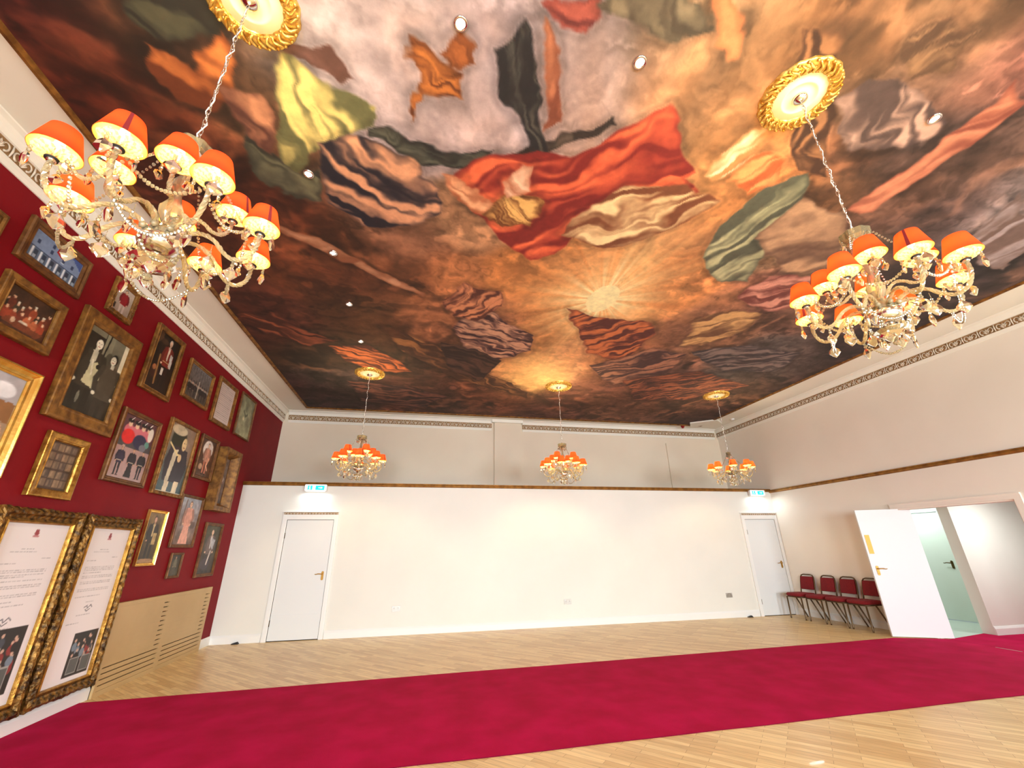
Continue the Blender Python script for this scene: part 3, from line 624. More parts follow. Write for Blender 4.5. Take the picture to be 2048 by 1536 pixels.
def frame_mesh(w, h, prof, carve=0.0, seed=0, seg=1, crest=0.0):
    """a mitred moulding swept round a w x h rectangle; x is out of the wall, y along, z up"""
    mb = MB(); n = 4*seg; loops = []
    r = np.random.RandomState(seed)
    for k, (ins, d) in enumerate(prof):
        y, z = w/2-ins, h/2-ins; pts = []
        cs = [(-y, -z), (y, -z), (y, z), (-y, z)]
        for e in range(4):
            (a0, b0), (a1, b1) = cs[e], cs[(e+1) % 4]; ln = w if e % 2 == 0 else h
            for t in range(seg):
                q = t/seg; py, pz = a0+(a1-a0)*q, b0+(b1-b0)*q; dd = d
                if carve and 0 < k < (6 if crest else len(prof)-1):
                    ph = q*ln/0.085*2*PI
                    dd = d + carve*(0.6*math.sin(ph+k*1.9)+0.5*(r.rand()-0.5))
                    if crest and k == 1:
                        bump = crest*(math.exp(-((min(q, 1-q)*ln)/0.10)**2)+0.8*math.exp(-(((q-0.5)*ln)/0.09)**2)); dd += bump*0.5
                        sg = {0: (0, -1), 1: (1, 0), 2: (0, 1), 3: (-1, 0)}[e]; py += sg[0]*(bump*0.35+carve*0.5*math.sin(ph)); pz += sg[1]*(bump*0.25+carve*0.5*math.sin(ph))
                pts.append((dd, py, pz))
        loops.append(pts)
    vs = [p for lp in loops for p in lp]; m = len(prof); fs = []
    for k in range(m-1):
        for i in range(n): fs.append((k*n+i, k*n+(i+1) % n, (k+1)*n+(i+1) % n, (k+1)*n+i))
    mb.add(vs, fs, 0, False); return mb
def picture(y0, y1, z0, z1, fw, depth, style, cv, label, d_can=None, group='framed pictures on the crimson wall', lean=0.0):
    w_, h_ = y1-y0, z1-z0
    root = tag(empty('framed_picture', (XL+0.004, (y0+y1)/2, (z0+z1)/2)), label, 'picture', group)
    P = {'plain': [(0, 0), (0, 0.7), (0.12, 0.95), (0.35, 1.0), (0.55, 0.72), (0.8, 0.80), (1.0, 0.55), (1.0, 0.3)],
         'flat': [(0, 0), (0, 0.8), (0.06, 0.95), (0.2, 1.0), (0.72, 0.85), (0.8, 0.95), (0.9, 0.9), (1.0, 0.6), (1.0, 0.3)],
         'scoop': [(0, 0), (0, 1.0), (0.14, 1.05), (0.24, 0.82), (0.5, 0.52), (0.76, 0.5), (0.86, 0.62), (1.0, 0.46), (1.0, 0.3)],
         'box': [(0, 0), (0, 1.0), (0.3, 1.02), (0.5, 1.0), (0.9, 0.16), (1.0, 0.16), (1.0, 0.08)],
         'ornate': [(0, 0), (0, 0.55), (0.10, 0.80), (0.24, 1.0), (0.40, 0.92), (0.52, 0.62), (0.66, 0.50), (0.78, 0.60), (0.88, 0.66), (0.96, 0.5), (1.0, 0.42), (1.0, 0.25)]}[style[0]]
    prof = [(a*fw, b*depth) for a, b in P]
    carve, seg, crest = 0.0, 1, 0.0
    if style[0] == 'ornate': carve, seg, crest = 0.007, 72, 0.03
    elif len(style) > 2: carve, seg = style[2], 40
    f = frame_mesh(w_, h_, prof, carve, int(y0*100), seg, crest).obj('frame', M[style[1]], root)
    if crest: fix_normals(frame_mesh(w_-2*fw+0.045, h_-2*fw+0.045, [(0, depth*0.45), (0, depth*0.66), (0.010, depth*0.76), (0.020, depth*0.6), (0.0235, depth*0.3)]).obj('gilt_slip', M['gold'], root))
    cw, ch = w_-2*fw+0.004, h_-2*fw+0.004; dc = depth*0.32 if d_can is None else d_can
    cols = lin(np.clip(cv.a, 0, 255))
    me = grid_mesh('picture', lambda u, v: (np.full_like(u, dc), (u-0.5)*cw, (v-0.5)*ch), cv.w, cv.h, cols, M['canvas'])
    link('picture', me, root); return root

def art(w, h): return Cv(w, h)
SK1, SK2 = (206, 160, 132), (226, 190, 160)
def a_bw(w, h):
    c = Cv(w, h, 110).grad((34, 30, 24), (120, 118, 100)); c.rect(0.42, 0.62, 0.3, 1, (132, 130, 108)); c.rect(0, 0.42, 0, 1, (42, 38, 30)); c.rect(0.90, 1.0, 0.45, 1, (226, 222, 196)); c.line([(0.44, 0.5), (0.52, 1)], 0.012, (26, 24, 20)); c.rect(0.0, 0.40, 0.93, 1, (120, 116, 96)); c.ell(0.62, 0.70, 0.09, 0.10, (66, 62, 50), al=0.8)
    c.man(0.30, -0.16, 1.08, (54, 48, 38), (34, 30, 24), (228, 224, 204), (30, 26, 20), face=0.012, shirt=(190, 188, 166), wide=1.15)
    c.poly([(0.22, 0.34), (0.50, 0.30), (0.60, 0.52), (0.40, 0.62), (0.26, 0.52)], (190, 186, 150), warp=0.03); c.ell(0.46, 0.57, 0.06, 0.03, (24, 22, 18)); c.line([(0.30, 0.62), (0.36, 0.46)], 0.012, (222, 218, 196)); c.ell(0.52, 0.31, 0.05, 0.025, (225, 220, 200))
    c.man(0.76, -0.18, 1.0, (74, 66, 54), (52, 46, 38), (214, 210, 190), (24, 22, 18), face=-0.014, wide=1.1); c.ell(0.26, 0.16, 0.03, 0.07, (150, 148, 130), al=0.7); return c.noise(0.12, 14)
def a_house(w, h):
    c = Cv(w, h, 110).grad((110, 128, 160), (136, 158, 200)); c.poly([(0, 0.32), (0, 0.98), (0.72, 0.98), (1, 0.62), (1, 0.2)], (122, 140, 172)); c.poly([(0.75, 1), (1, 1), (1, 0.66), (0.80, 0.9)], (70, 92, 150))
    c.rect(0, 1, 0.0, 0.40, (92, 108, 132)); c.rect(0, 1, 0.40, 0.43, (60, 72, 98))
    for k in range(6):
        u = 0.06+k*0.16; c.rect(u, u+0.035, 0.02, 0.38, (214, 222, 232)); c.rect(u+0.05, u+0.12, 0.04, 0.34, (52, 62, 80)); c.rect(u+0.06, u+0.11, 0.05, 0.18, (150, 162, 178))
    for u, v in ((0.36, 0.62), (0.60, 0.60), (0.36, 0.84), (0.10, 0.66), (0.80, 0.62)): c.rect(u, u+0.05, v-0.07, v+0.07, (52, 66, 98)); c.rect(u-0.012, u+0.062, v-0.085, v-0.07, (190, 202, 220))
    c.rect(0, 1, 0, 0.03, (70, 76, 90)); return c.noise(0.06, 12)
def a_group(w, h):
    c = Cv(w, h, 110).grad((78, 40, 24), (54, 34, 22)); c.noise(0.35, 6, 3)
    r = random.Random(4)
    for k in range(9):
        u = 0.06+0.11*k; v = 0.62+0.10*math.sin(k*1.7); c.ell(u, v-0.16, 0.075, 0.17, r.choice([(96, 40, 26), (34, 30, 24), (140, 62, 36), (58, 46, 34)])); c.ell(u, v+0.03, 0.026, 0.055, (214, 170, 140)); c.ell(u, v+0.07, 0.028, 0.03, r.choice([(210, 204, 186), (50, 36, 26)]))
    for k in range(6):
        u = 0.1+0.15*k; c.ell(u, 0.30, 0.08, 0.15, r.choice([(150, 60, 36), (176, 96, 60), (110, 46, 30)])); c.ell(u+0.02, 0.44, 0.026, 0.05, (220, 178, 146))
    c.poly([(0.1, 0.1), (0.85, 0.05), (0.95, 0.2), (0.2, 0.26)], (112, 54, 30)); c.ell(0.5, 0.26, 0.10, 0.03, (206, 190, 170)); c.ell(0.3, 0.22, 0.04, 0.08, (226, 200, 170), al=.8); return c.noise(0.2, 16, 8)
def a_hands(w, h):
    c = Cv(w, h).grad((150, 110, 70), (176, 168, 168)); c.rect(0, 1, 0.66, 1, (170, 166, 172)); c.ell(0.75, 0.82, 0.18, 0.09, (226, 226, 232)); c.poly([(0, 0.30), (0.75, 0.52), (1, 0.45), (1, 0.7), (0, 0.72)], (138, 96, 60), warp=.03)
    for k in range(5): c.line([(0.10, 0.34+k*0.055), (0.70, 0.44+k*0.045)], 0.022, (228, 190, 112))
    c.poly([(0.2, 0.0), (0.55, 0.05), (0.95, 0.36), (0.90, 0.46), (0.5, 0.30), (0.2, 0.2)], (210, 160, 130), warp=.03); return c.noise(0.1, 9)
def a_plain(bot, top, s=5): return lambda w, h: Cv(w, h).grad(bot, top).noise(0.35, s, s)
def a_tinyred(w, h):
    c = Cv(w, h, 120).grad((150, 130, 116), (196, 184, 170)); c.rect(0, 0.2, 0.1, 0.3, (60, 48, 40)); c.man(0.55, -0.05, 1.02, (140, 24, 34), (190, 170, 160), SK2, (36, 26, 22), wide=1.2); return c.noise(0.08, 14)
def a_uniform(w, h):
    c = Cv(w, h, 110).grad((44, 26, 18), (30, 22, 16)).noise(0.4, 5, 6); c.poly([(0.06, 0.75), (0.24, 0.9), (0.20, 1.0), (0.0, 1.0)], (84, 60, 40)); c.ell(0.3, 0.86, 0.2, 0.05, (90, 62, 40), al=.6)
    c.man(0.60, 0.10, 0.86, (128, 44, 32), (46, 26, 22), SK2, (190, 182, 170), shirt=(222, 206, 186), belt=(190, 160, 110), boots=(30, 20, 18)); c.poly([(0.70, 0.72), (0.82, 0.70), (0.84, 0.46), (0.72, 0.5)], (196, 192, 186), warp=.03); c.rect(0.50, 0.58, 0.30, 0.42, (214, 208, 200))
    c.ell(0.26, 0.30, 0.16, 0.12, (66, 34, 24)); c.ell(0.22, 0.36, 0.07, 0.05, (170, 110, 70)); c.line([(0.3, 0.6), (0.36, 0.1)], 0.02, (150, 110, 64)); return c.noise(0.15, 16, 9)
def a_street(w, h):
    c = Cv(w, h, 110).grad((88, 76, 66), (120, 116, 118)); 
    for k in range(9): c.rect(0.04+0.105*k, 0.085+0.105*k, 0.46, 0.95, (66, 60, 62)); c.rect(0.05+0.105*k, 0.062+0.105*k, 0.55, 0.93, (168, 158, 150), .7)
    c.rect(0, 1, 0.40, 0.47, (150, 140, 132)); c.rect(0.5, 0.53, 0.05, 0.6, (196, 186, 170))
    for u in (0.14, 0.26, 0.40, 0.64, 0.76, 0.88): c.man(u, 0.04, 0.46, (52, 44, 44), (40, 34, 36), (190, 150, 130), wide=1.1)
    return c.noise(0.25, 14, 5)
def a_text(w, h, lines, crest=None, tint=(232, 224, 218), ink=(120, 112, 112), res=150):
    c = Cv(w, h, res).grad(tuple(min(255, x+8) for x in tint), tint); r = random.Random(int(w*1000))
    for v, u0, u1, ht in lines:
        u = u0
        while u < u1-0.01:           # a line of words too small to read in the photograph
            e = min(u1, u+r.uniform(0.02, 0.07)); c.rect(u, e, v-ht/2, v+ht/2, ink, r.uniform(0.35, 0.75)); u = e+0.012
    return c
def a_green(w, h):
    c = Cv(w, h).grad((150, 150, 116), (128, 130, 104)).noise(0.3, 5, 2); c.ell(0.45, 0.5, 0.16, 0.14, (176, 176, 140), al=.6); c.line([(0.35, 0.62), (0.5, 0.52), (0.62, 0.58)], 0.03, (96, 98, 74)); c.ell(0.4, 0.44, 0.06, 0.05, (226, 214, 170), al=.7); return c.noise(0.15, 12, 7)
def a_three(w, h):
    c = Cv(w, h, 120).grad((176, 150, 148), (168, 130, 124)); c.rect(0, 1, 0.50, 0.62, (74, 70, 74)); c.rect(0, 1, 0.62, 1, (92, 54, 60))
    for u in (0.22, 0.42, 0.62, 0.80): c.ell(u, 0.76, 0.13, 0.10, (206, 112, 124)); c.ell(u, 0.86, 0.055, 0.045, SK2); c.ell(u-0.01, 0.915, 0.09, 0.035, (32, 24, 26)); c.line([(u, 0.93), (u+0.06, 0.98)], 0.006, (240, 236, 232))
    c.ell(0.88, 0.80, 0.08, 0.12, (226, 216, 206)); c.ell(0.26, 0.66, 0.18, 0.12, (220, 36, 36)); c.ell(0.62, 0.63, 0.20, 0.12, (44, 42, 74)); c.ell(0.84, 0.62, 0.07, 0.06, (92, 148, 138)); c.ell(0.74, 0.55, 0.10, 0.06, (112, 114, 126))
    for u, cc in ((0.22, (44, 38, 66)), (0.55, (34, 28, 42)), (0.84, (34, 30, 40))): c.man(u, 0.04, 0.47, cc, (30, 26, 34), SK1, (60, 44, 36), hat=(190, 160, 150) if u < .3 else None, belt=(186, 176, 160), wide=1.15, dress=(u == 0.55))
    return c.noise(0.06, 16)
def a_cap(w, h):
    c = Cv(w, h, 110).grad((60, 84, 92), (150, 130, 110)); c.rect(0.62, 1, 0.45, 1, (140, 120, 104)); c.ell(0.42, 0.76, 0.28, 0.24, (34, 38, 22)); c.ell(0.36, 0.92, 0.30, 0.075, (206, 190, 160)); c.ell(0.38, 0.965, 0.14, 0.05, (190, 174, 146))
    c.poly([(0.10, 0.45), (0.20, 0.68), (0.85, 0.66), (0.95, 0.40), (0.86, 0.16), (0.18, 0.16)], (52, 44, 54), warp=.02); c.poly([(0.34, 0.62), (0.50, 0.64), (0.40, 0.14), (0.28, 0.14)], (206, 196, 170)); c.ell(0.66, 0.74, 0.09, 0.10, (226, 200, 150)); c.ell(0.64, 0.76, 0.014, 0.012, (80, 54, 40)); c.ell(0.71, 0.76, 0.014, 0.012, (80, 54, 40)); c.line([(0.64, 0.69), (0.70, 0.69)], 0.006, (140, 80, 60)); c.line([(0.14, 0.70), (0.5, 0.56), (0.60, 0.56)], 0.014, (226, 206, 150)); c.ell(0.60, 0.52, 0.07, 0.06, (226, 196, 150))
    c.poly([(0.30, 0.16), (0.46, 0.16), (0.44, 0.0), (0.28, 0.0)], (220, 206, 176)); c.poly([(0.64, 0.18), (0.82, 0.18), (0.80, 0.0), (0.62, 0.0)], (226, 212, 180)); c.rect(0, 1, 0.0, 0.02, (214, 206, 180)); return c.noise(0.12, 12, 2)
def a_white(w, h):
    c = Cv(w, h, 110).grad((90, 60, 40), (70, 44, 32)).noise(0.35, 5, 3); c.ell(0.5, 0.74, 0.34, 0.24, (224, 214, 206)); c.man(0.52, 0.06, 0.86, (196, 142, 120), (190, 116, 92), SK2, (90, 64, 60), wide=1.2); c.line([(0.7, 0.5), (0.6, 0.3), (0.72, 0.2)], 0.03, (226, 170, 140)); c.ell(0.25, 0.25, 0.12, 0.08, (196, 160, 130)); return c.noise(0.2, 14, 4)
def a_box(w, h):
    c = Cv(w, h, 110).grad((96, 86, 84), (126, 112, 104)); 
    for k in range(7): c.ell(0.3+0.12*(k % 4), 0.2+0.11*k, 0.16, 0.06, [(170, 160, 154), (66, 58, 60), (140, 100, 80)][k % 3], rot=0.4)
    return c.noise(0.4, 10, 6)
def a_shelf(w, h):
    c = Cv(w, h, 110).grad((66, 46, 34), (74, 52, 40))
    for i in range(4):
        for j in range(5): c.rect(0.06+0.23*i, 0.25+0.23*i, 0.05+0.19*j, 0.20+0.19*j, [(112, 92, 74), (92, 76, 66), (128, 104, 80)][(i+j) % 3]); c.rect(0.09+0.23*i, 0.14+0.23*i, 0.07+0.19*j, 0.18+0.19*j, (150, 126, 100), .6)
    return c.noise(0.3, 10, 2)
def a_port(bg0, bg1, coat, legs, skin=SK1, hair=(60, 44, 34), shirt=None, dress=False, extra=None, s=1, wide=1.1, hh=0.92):
    def f(w, h):
        c = Cv(w, h, 110).grad(bg0, bg1).noise(0.35, 5, s); c.man(0.5, 0.02, hh, coat, legs, skin, hair, shirt=shirt, dress=dress, wide=wide)
        if extra: extra(c)
        return c.noise(0.15, 14, s+3)
    return f
F_ = 'framed picture'
picture(4.29, 5.15, 2.61, 3.745, 0.135, 0.055, ('flat', 'gold_dull'), a_bw(0.59, 0.86), 'large gilt framed black and white photograph of two men beside a pale jacket')
picture(3.485, 4.16, 3.72, 4.13, 0.075, 0.045, ('plain', 'gold_brown'), a_house(0.53, 0.26), 'gilt framed picture of a blue grey building with white columns')
picture(3.50, 4.10, 3.09, 3.585, 0.075, 0.05, ('flat', 'gold_dull'), a_group(0.45, 0.345), 'gilt framed dark painting of a crowd of seated men in red and black')
picture(3.35, 4.122, 2.02, 2.905, 0.085, 0.065, ('scoop', 'gold_bright'), a_hands(0.60, 0.72), 'bright gold framed picture of a close up hand at the left edge')
picture(2.80, 3.33, 3.50, 3.955, 0.07, 0.04, ('plain', 'gold_dull'), a_plain((90, 70, 50), (120, 96, 70))(0.4, 0.3), 'gilt frame cut off at the left edge above the crowd painting')
picture(4.505, 4.875, 3.835, 4.24, 0.05, 0.04, ('flat', 'gold_dull', 0.006), a_tinyred(0.27, 0.305), 'small gilt framed picture of a person in red under the cornice')
picture(5.335, 5.94, 3.283, 4.14, 0.06, 0.045, ('flat', 'gold_dull'), a_uniform(0.485, 0.737), 'gilt framed dark portrait of a standing man in a red uniform')
picture(6.185, 6.905, 3.475, 4.045, 0.05, 0.045, ('plain', 'gold_dull'), a_street(0.62, 0.47), 'gilt framed grey picture of people before tall windows')
letter_lines = [(0.94-0.05*k, 0.1, 0.55 if k in (0, 3) else 0.9, 0.012) for k in range(18)]
picture(7.09, 7.775, 3.385, 4.14, 0.065, 0.045, ('plain', 'gold_dull'), a_text(0.55, 0.625, letter_lines, tint=(206, 190, 184)), 'gilt framed white letter high on the wall near the cornice')
picture(7.99, 8.655, 3.405, 4.20, 0.03, 0.035, ('plain', 'gold_brown'), a_green(0.6, 0.73), 'thin framed faded green picture nearest the far corner')
picture(5.245, 5.968, 2.18, 3.00, 0.055, 0.045, ('plain', 'gold_brown'), a_three(0.61, 0.71), 'brown framed double picture of a red coated crowd above three officers')
picture(6.15, 6.88, 2.155, 3.15, 0.045, 0.045, ('flat', 'gold_dull', 0.004), a_cap(0.64, 0.90), 'gilt framed portrait of a seated person in a pale cap and dark cloak')
picture(7.02, 7.575, 2.487, 3.15, 0.05, 0.04, ('plain', 'gold_brown'), a_white(0.455, 0.56), 'brown gilt framed picture of a rosy figure against a white cloud')
picture(7.62, 8.245, 2.07, 3.085, 0.14, 0.15, ('box', 'gold_dull'), a_box(0.345, 0.735), 'deep box shaped gilt frame standing well out from the wall', d_can=0.02)
picture(4.44, 4.93, 1.928, 2.503, 0.075, 0.045, ('flat', 'gold'), a_shelf(0.34, 0.425), 'gilt framed brown picture of shelves above the big ornate letters')
picture(6.26, 6.667, 1.30, 1.962, 0.032, 0.035, ('scoop', 'gold_bright'), a_port((52, 40, 26), (128, 104, 66), (46, 40, 36), (36, 32, 30), shirt=(196, 176, 130), s=2, extra=lambda c: (c.rect(0.58, 0.80, 0.36, 0.6, (206, 180, 120), .8), c.ell(0.5, 0.04, 0.5, 0.05, (160, 126, 90))))(0.34, 0.60), 'slim bright gold framed portrait of a man in black')
picture(6.918, 7.553, 1.514, 2.237, 0.04, 0.035, ('plain', 'gold_brown'), a_port((120, 90, 76), (150, 156, 168), (210, 150, 130), (220, 160, 142), SK2, (120, 84, 60), dress=True, s=3, wide=1.3, extra=lambda c: (c.line([(0.2, 0.4), (0.26, 0.95)], 0.02, (110, 84, 70)), c.rect(0.7, 0.9, 0.35, 0.5, (84, 62, 58), .7)))(0.555, 0.643), 'brown framed portrait of a figure in a long pink gown')
picture(7.825, 8.44, 1.085, 1.90, 0.05, 0.035, ('plain', 'gold_brown'), a_port((60, 46, 40), (66, 64, 40), (110, 92, 88), (50, 42, 46), SK2, (90, 72, 60), shirt=(206, 200, 200), s=4, wide=1.35, extra=lambda c: (c.poly([(0.52, 0.75), (0.78, 0.70), (0.70, 0.5), (0.56, 0.55)], (180, 180, 186), warp=.03), c.ell(0.4, 0.2, 0.3, 0.12, (66, 54, 62)), c.line([(0.6, 0.45), (0.5, 0.2)], 0.03, (196, 186, 180))))(0.515, 0.715), 'brown framed portrait of a seated figure in a grey sash, lowest near the white wall')
picture(7.05, 7.36, 1.118, 1.447, 0.03, 0.03, ('plain', 'gold_brown'), a_port((66, 60, 44), (54, 48, 36), (110, 104, 84), (70, 66, 56), s=5)(0.25, 0.27), 'smallest framed portrait, just above the radiator cover')
# the two tall ornate frames with printed letters
def big_letter(w, h, photo, seed):
    ls = [(0.905, 0.40, 0.60, 0.004), (0.855, 0.36, 0.56, 0.004), (0.838, 0.22, 0.60, 0.004), (0.80, 0.72, 0.86, 0.004), (0.775, 0.14, 0.36, 0.005)]
    ls += [(0.735-0.0125*k, 0.14, 0.86 if k % 4 != 3 else 0.55, 0.004) for k in range(4)] + [(0.675-0.0125*k, 0.14, 0.86, 0.004) for k in range(5)] + [(0.60-0.0125*k, 0.14, 0.86 if k < 3 else 0.5, 0.004) for k in range(4)] + [(0.54, 0.14, 0.7, 0.004), (0.50, 0.42, 0.6, 0.004), (0.42, 0.3, 0.6, 0.004), (0.37, 0.14, 0.4, 0.004)]
    c = a_text(w, h, ls, tint=(232, 226, 226), ink=(150, 146, 150), res=130)
    # small red crest at the head of the sheet, scribbled signature
    c.ell(0.5, 0.945, 0.035, 0.014, (150, 60, 66)); c.poly([(0.47, 0.952), (0.53, 0.952), (0.515, 0.972), (0.50, 0.965), (0.485, 0.972)], (150, 60, 66)); c.ell(0.5, 0.928, 0.05, 0.008, (170, 90, 96), al=.7)
    c.line([(0.42, 0.465), (0.48, 0.475), (0.5, 0.455), (0.56, 0.478), (0.60, 0.462)], 0.003, (90, 86, 96)); c.line([(0.46, 0.45), (0.5, 0.438), (0.56, 0.452)], 0.003, (90, 86, 96))
    u0, u1, v0, v1 = photo; c.rect(u0, u1, v0, v1, (40, 36, 38)); r = random.Random(seed)
    for k in range(16):
        u = r.uniform(u0+0.05, u1-0.05); v = r.uniform(v0+(v1-v0)*0.45, v1-0.03); c.ell(u, v-0.03, 0.05, 0.028, r.choice([(70, 74, 84), (140, 50, 50), (120, 136, 150), (34, 32, 36), (176, 156, 140)])); c.ell(u, v+0.008, 0.022, 0.011, (206, 170, 150))
    for k in range(2): u = u0+0.06+k*(u1-u0)*0.46; c.rect(u, u+(u1-u0)*0.38, v0+0.015, v0+(v1-v0)*0.42, (160, 160, 156)); c.rect(u+0.012, u+(u1-u0)*0.38-0.012, v0+0.02, v0+(v1-v0)*0.40, (92, 94, 92))
    return c
picture(5.243, 6.118, 0.140, 1.822, 0.125, 0.075, ('ornate', 'gold_antique'), big_letter(0.65, 1.43, (0.42, 0.96, 0.03, 0.30), 3), 'tall ornate gilt frame with a letter, beside the radiator cover', group=None)
picture(4.25, 5.187, 0.140, 1.826, 0.125, 0.075, ('ornate', 'gold_antique'), big_letter(0.705, 1.436, (0.05, 0.90, 0.06, 0.42), 5), 'tall ornate gilt frame with a letter, leftmost at the picture edge', group=None)

# ---------------------------------------------------------------- ceiling painting (free painted clouds and drapery)
MURAL_GAIN = np.array((0.95, 1.0, 1.12))
GLOW = [(2.2, 4.5, 1.5, 0.72, (236, 142, 72)), (2.2, 4.46, 0.58, 1.25, (255, 238, 175)), (2.0, 6.9, 0.5, 0.75, (255, 205, 130))]
CTL= [(-2.67, 2.1, 55, 15, 15), (-2.59, 2.47, 70, 25, 15), (-1.92, 2.06, 75, 45, 30), (-2.36, 2.61, 75, 30, 15), (-1.92, 3.2, 80, 35, 20), (-1.81, 4.03, 95, 45, 25), (-1.44, 4.7, 105, 55, 30), (-2.22, 5.82, 80, 40, 28), (-1.79, 6.74, 60, 42, 28), (-0.78, 5.29, 90, 60, 35), (-2.42, 9.4, 60, 42, 40), (-0.66, 8.78, 85, 50, 40), (-1.59, 8.06, 70, 55, 50), (-0.52, 1.97, 190, 174, 176), (-0.18, 1.64, 186, 171, 170), (-0.36, 2.22, 190, 174, 176), (0.22, 2.11, 197, 180, 180), (0.32, 1.81, 190, 172, 172), (0.95, 1.72, 190, 169, 164), (1.33, 1.97, 193, 171, 166), (0.77, 1.54, 186, 169, 166), (1.6, 1.84, 195, 150, 115), (1.92, 1.7, 200, 145, 100), (2.01, 2.01, 205, 150, 100), (1.84, 1.33, 190, 150, 110), (2.13, 1.36, 205, 150, 100), (2.53, 2.19, 220, 150, 90), (3.04, 2.43, 215, 135, 75), (1.39, 1.36, 150, 125, 95), (2.39, 1.22, 180, 120, 80), (2.71, 1.16, 120, 90, 65), (3.04, 1.09, 130, 100, 75), (3.33, 1.01, 125, 95, 70), (3.28, 1.44, 140, 110, 95), (3.39, 1.93, 120, 80, 60), (4.03, 1.8, 100, 80, 75), (4.65, 1.84, 100, 75, 65), (5.56, 2.21, 160, 140, 135), (5.13, 2.36, 80, 62, 58), (3.71, 1.25, 170, 120, 95), (3.87, 1.12, 180, 110, 95), (4.31, 2.31, 120, 85, 70), (6.13, 3.31, 60, 50, 50), (6.12, 4.33, 85, 65, 60), (5.37, 4.46, 120, 85, 70), (4.66, 3.37, 120, 95, 75), (3.54, 2.66, 200, 130, 80), (3.35, 3.07, 190, 130, 85), (3.81, 3.15, 140, 115, 90), (3.63, 2.57, 110, 80, 60), (0.22, 3.28, 170, 125, 90), (-0.43, 3.78, 140, 95, 70), (0.14, 4.41, 165, 105, 65), (1.07, 4.24, 185, 115, 60), (1.62, 3.93, 210, 130, 70), (2.25, 4.48, 255, 228, 155), (2.13, 4.21, 250, 190, 115), (2.02, 4.65, 250, 190, 115), (2.6, 4.61, 245, 175, 105), (2.86, 4.37, 205, 115, 60), (3.13, 3.86, 190, 120, 70), (1.58, 4.86, 205, 128, 68), (1.44, 5.81, 180, 110, 55), (0.95, 5.4, 150, 95, 70), (0.64, 5.95, 125, 80, 55), (-0.15, 5.45, 120, 75, 50), (-0.47, 4.52, 110, 65, 40), (0.12, 6.82, 70, 45, 32), (1.32, 6.94, 235, 165, 100), (1.99, 6.95, 255, 205, 130), (1.8, 7.35, 255, 200, 120), (2.5, 6.4, 215, 150, 105), (3.22, 7.53, 120, 75, 60), (3.21, 5.87, 170, 95, 60), (3.54, 5.62, 110, 75, 60), (4.55, 6.51, 100, 70, 60), (4.55, 5.44, 140, 100, 75), (5.48, 5.89, 90, 80, 75), (6.48, 6.18, 90, 75, 68), (6.79, 7.23, 90, 65, 50), (6.11, 8.0, 100, 65, 50), (4.37, 8.29, 115, 75, 55), (2.77, 8.91, 90, 55, 45), (1.48, 8.42, 110, 65, 45), (4.05, 4.41, 170, 115, 85), (4.38, 3.85, 160, 105, 90), (-1.1, 1.9, 176, 163, 164), (-0.79, 1.84, 186, 171, 170), (-1.46, 2.43, 110, 75, 50), (-2.02, 2.96, 70, 35, 22), (-0.89, 6.59, 70, 50, 32), (-0.03, 8.36, 75, 48, 38), (0.84, 7.65, 110, 65, 45), (-0.96, 4.61, 95, 52, 32), (-1.25, 5.37, 75, 48, 30), (7.61, 6.51, 75, 55, 48), (7.35, 4.95, 60, 46, 44), (7.23, 9.22, 75, 48, 40), (-1.77, 9.29, 55, 40, 38)]
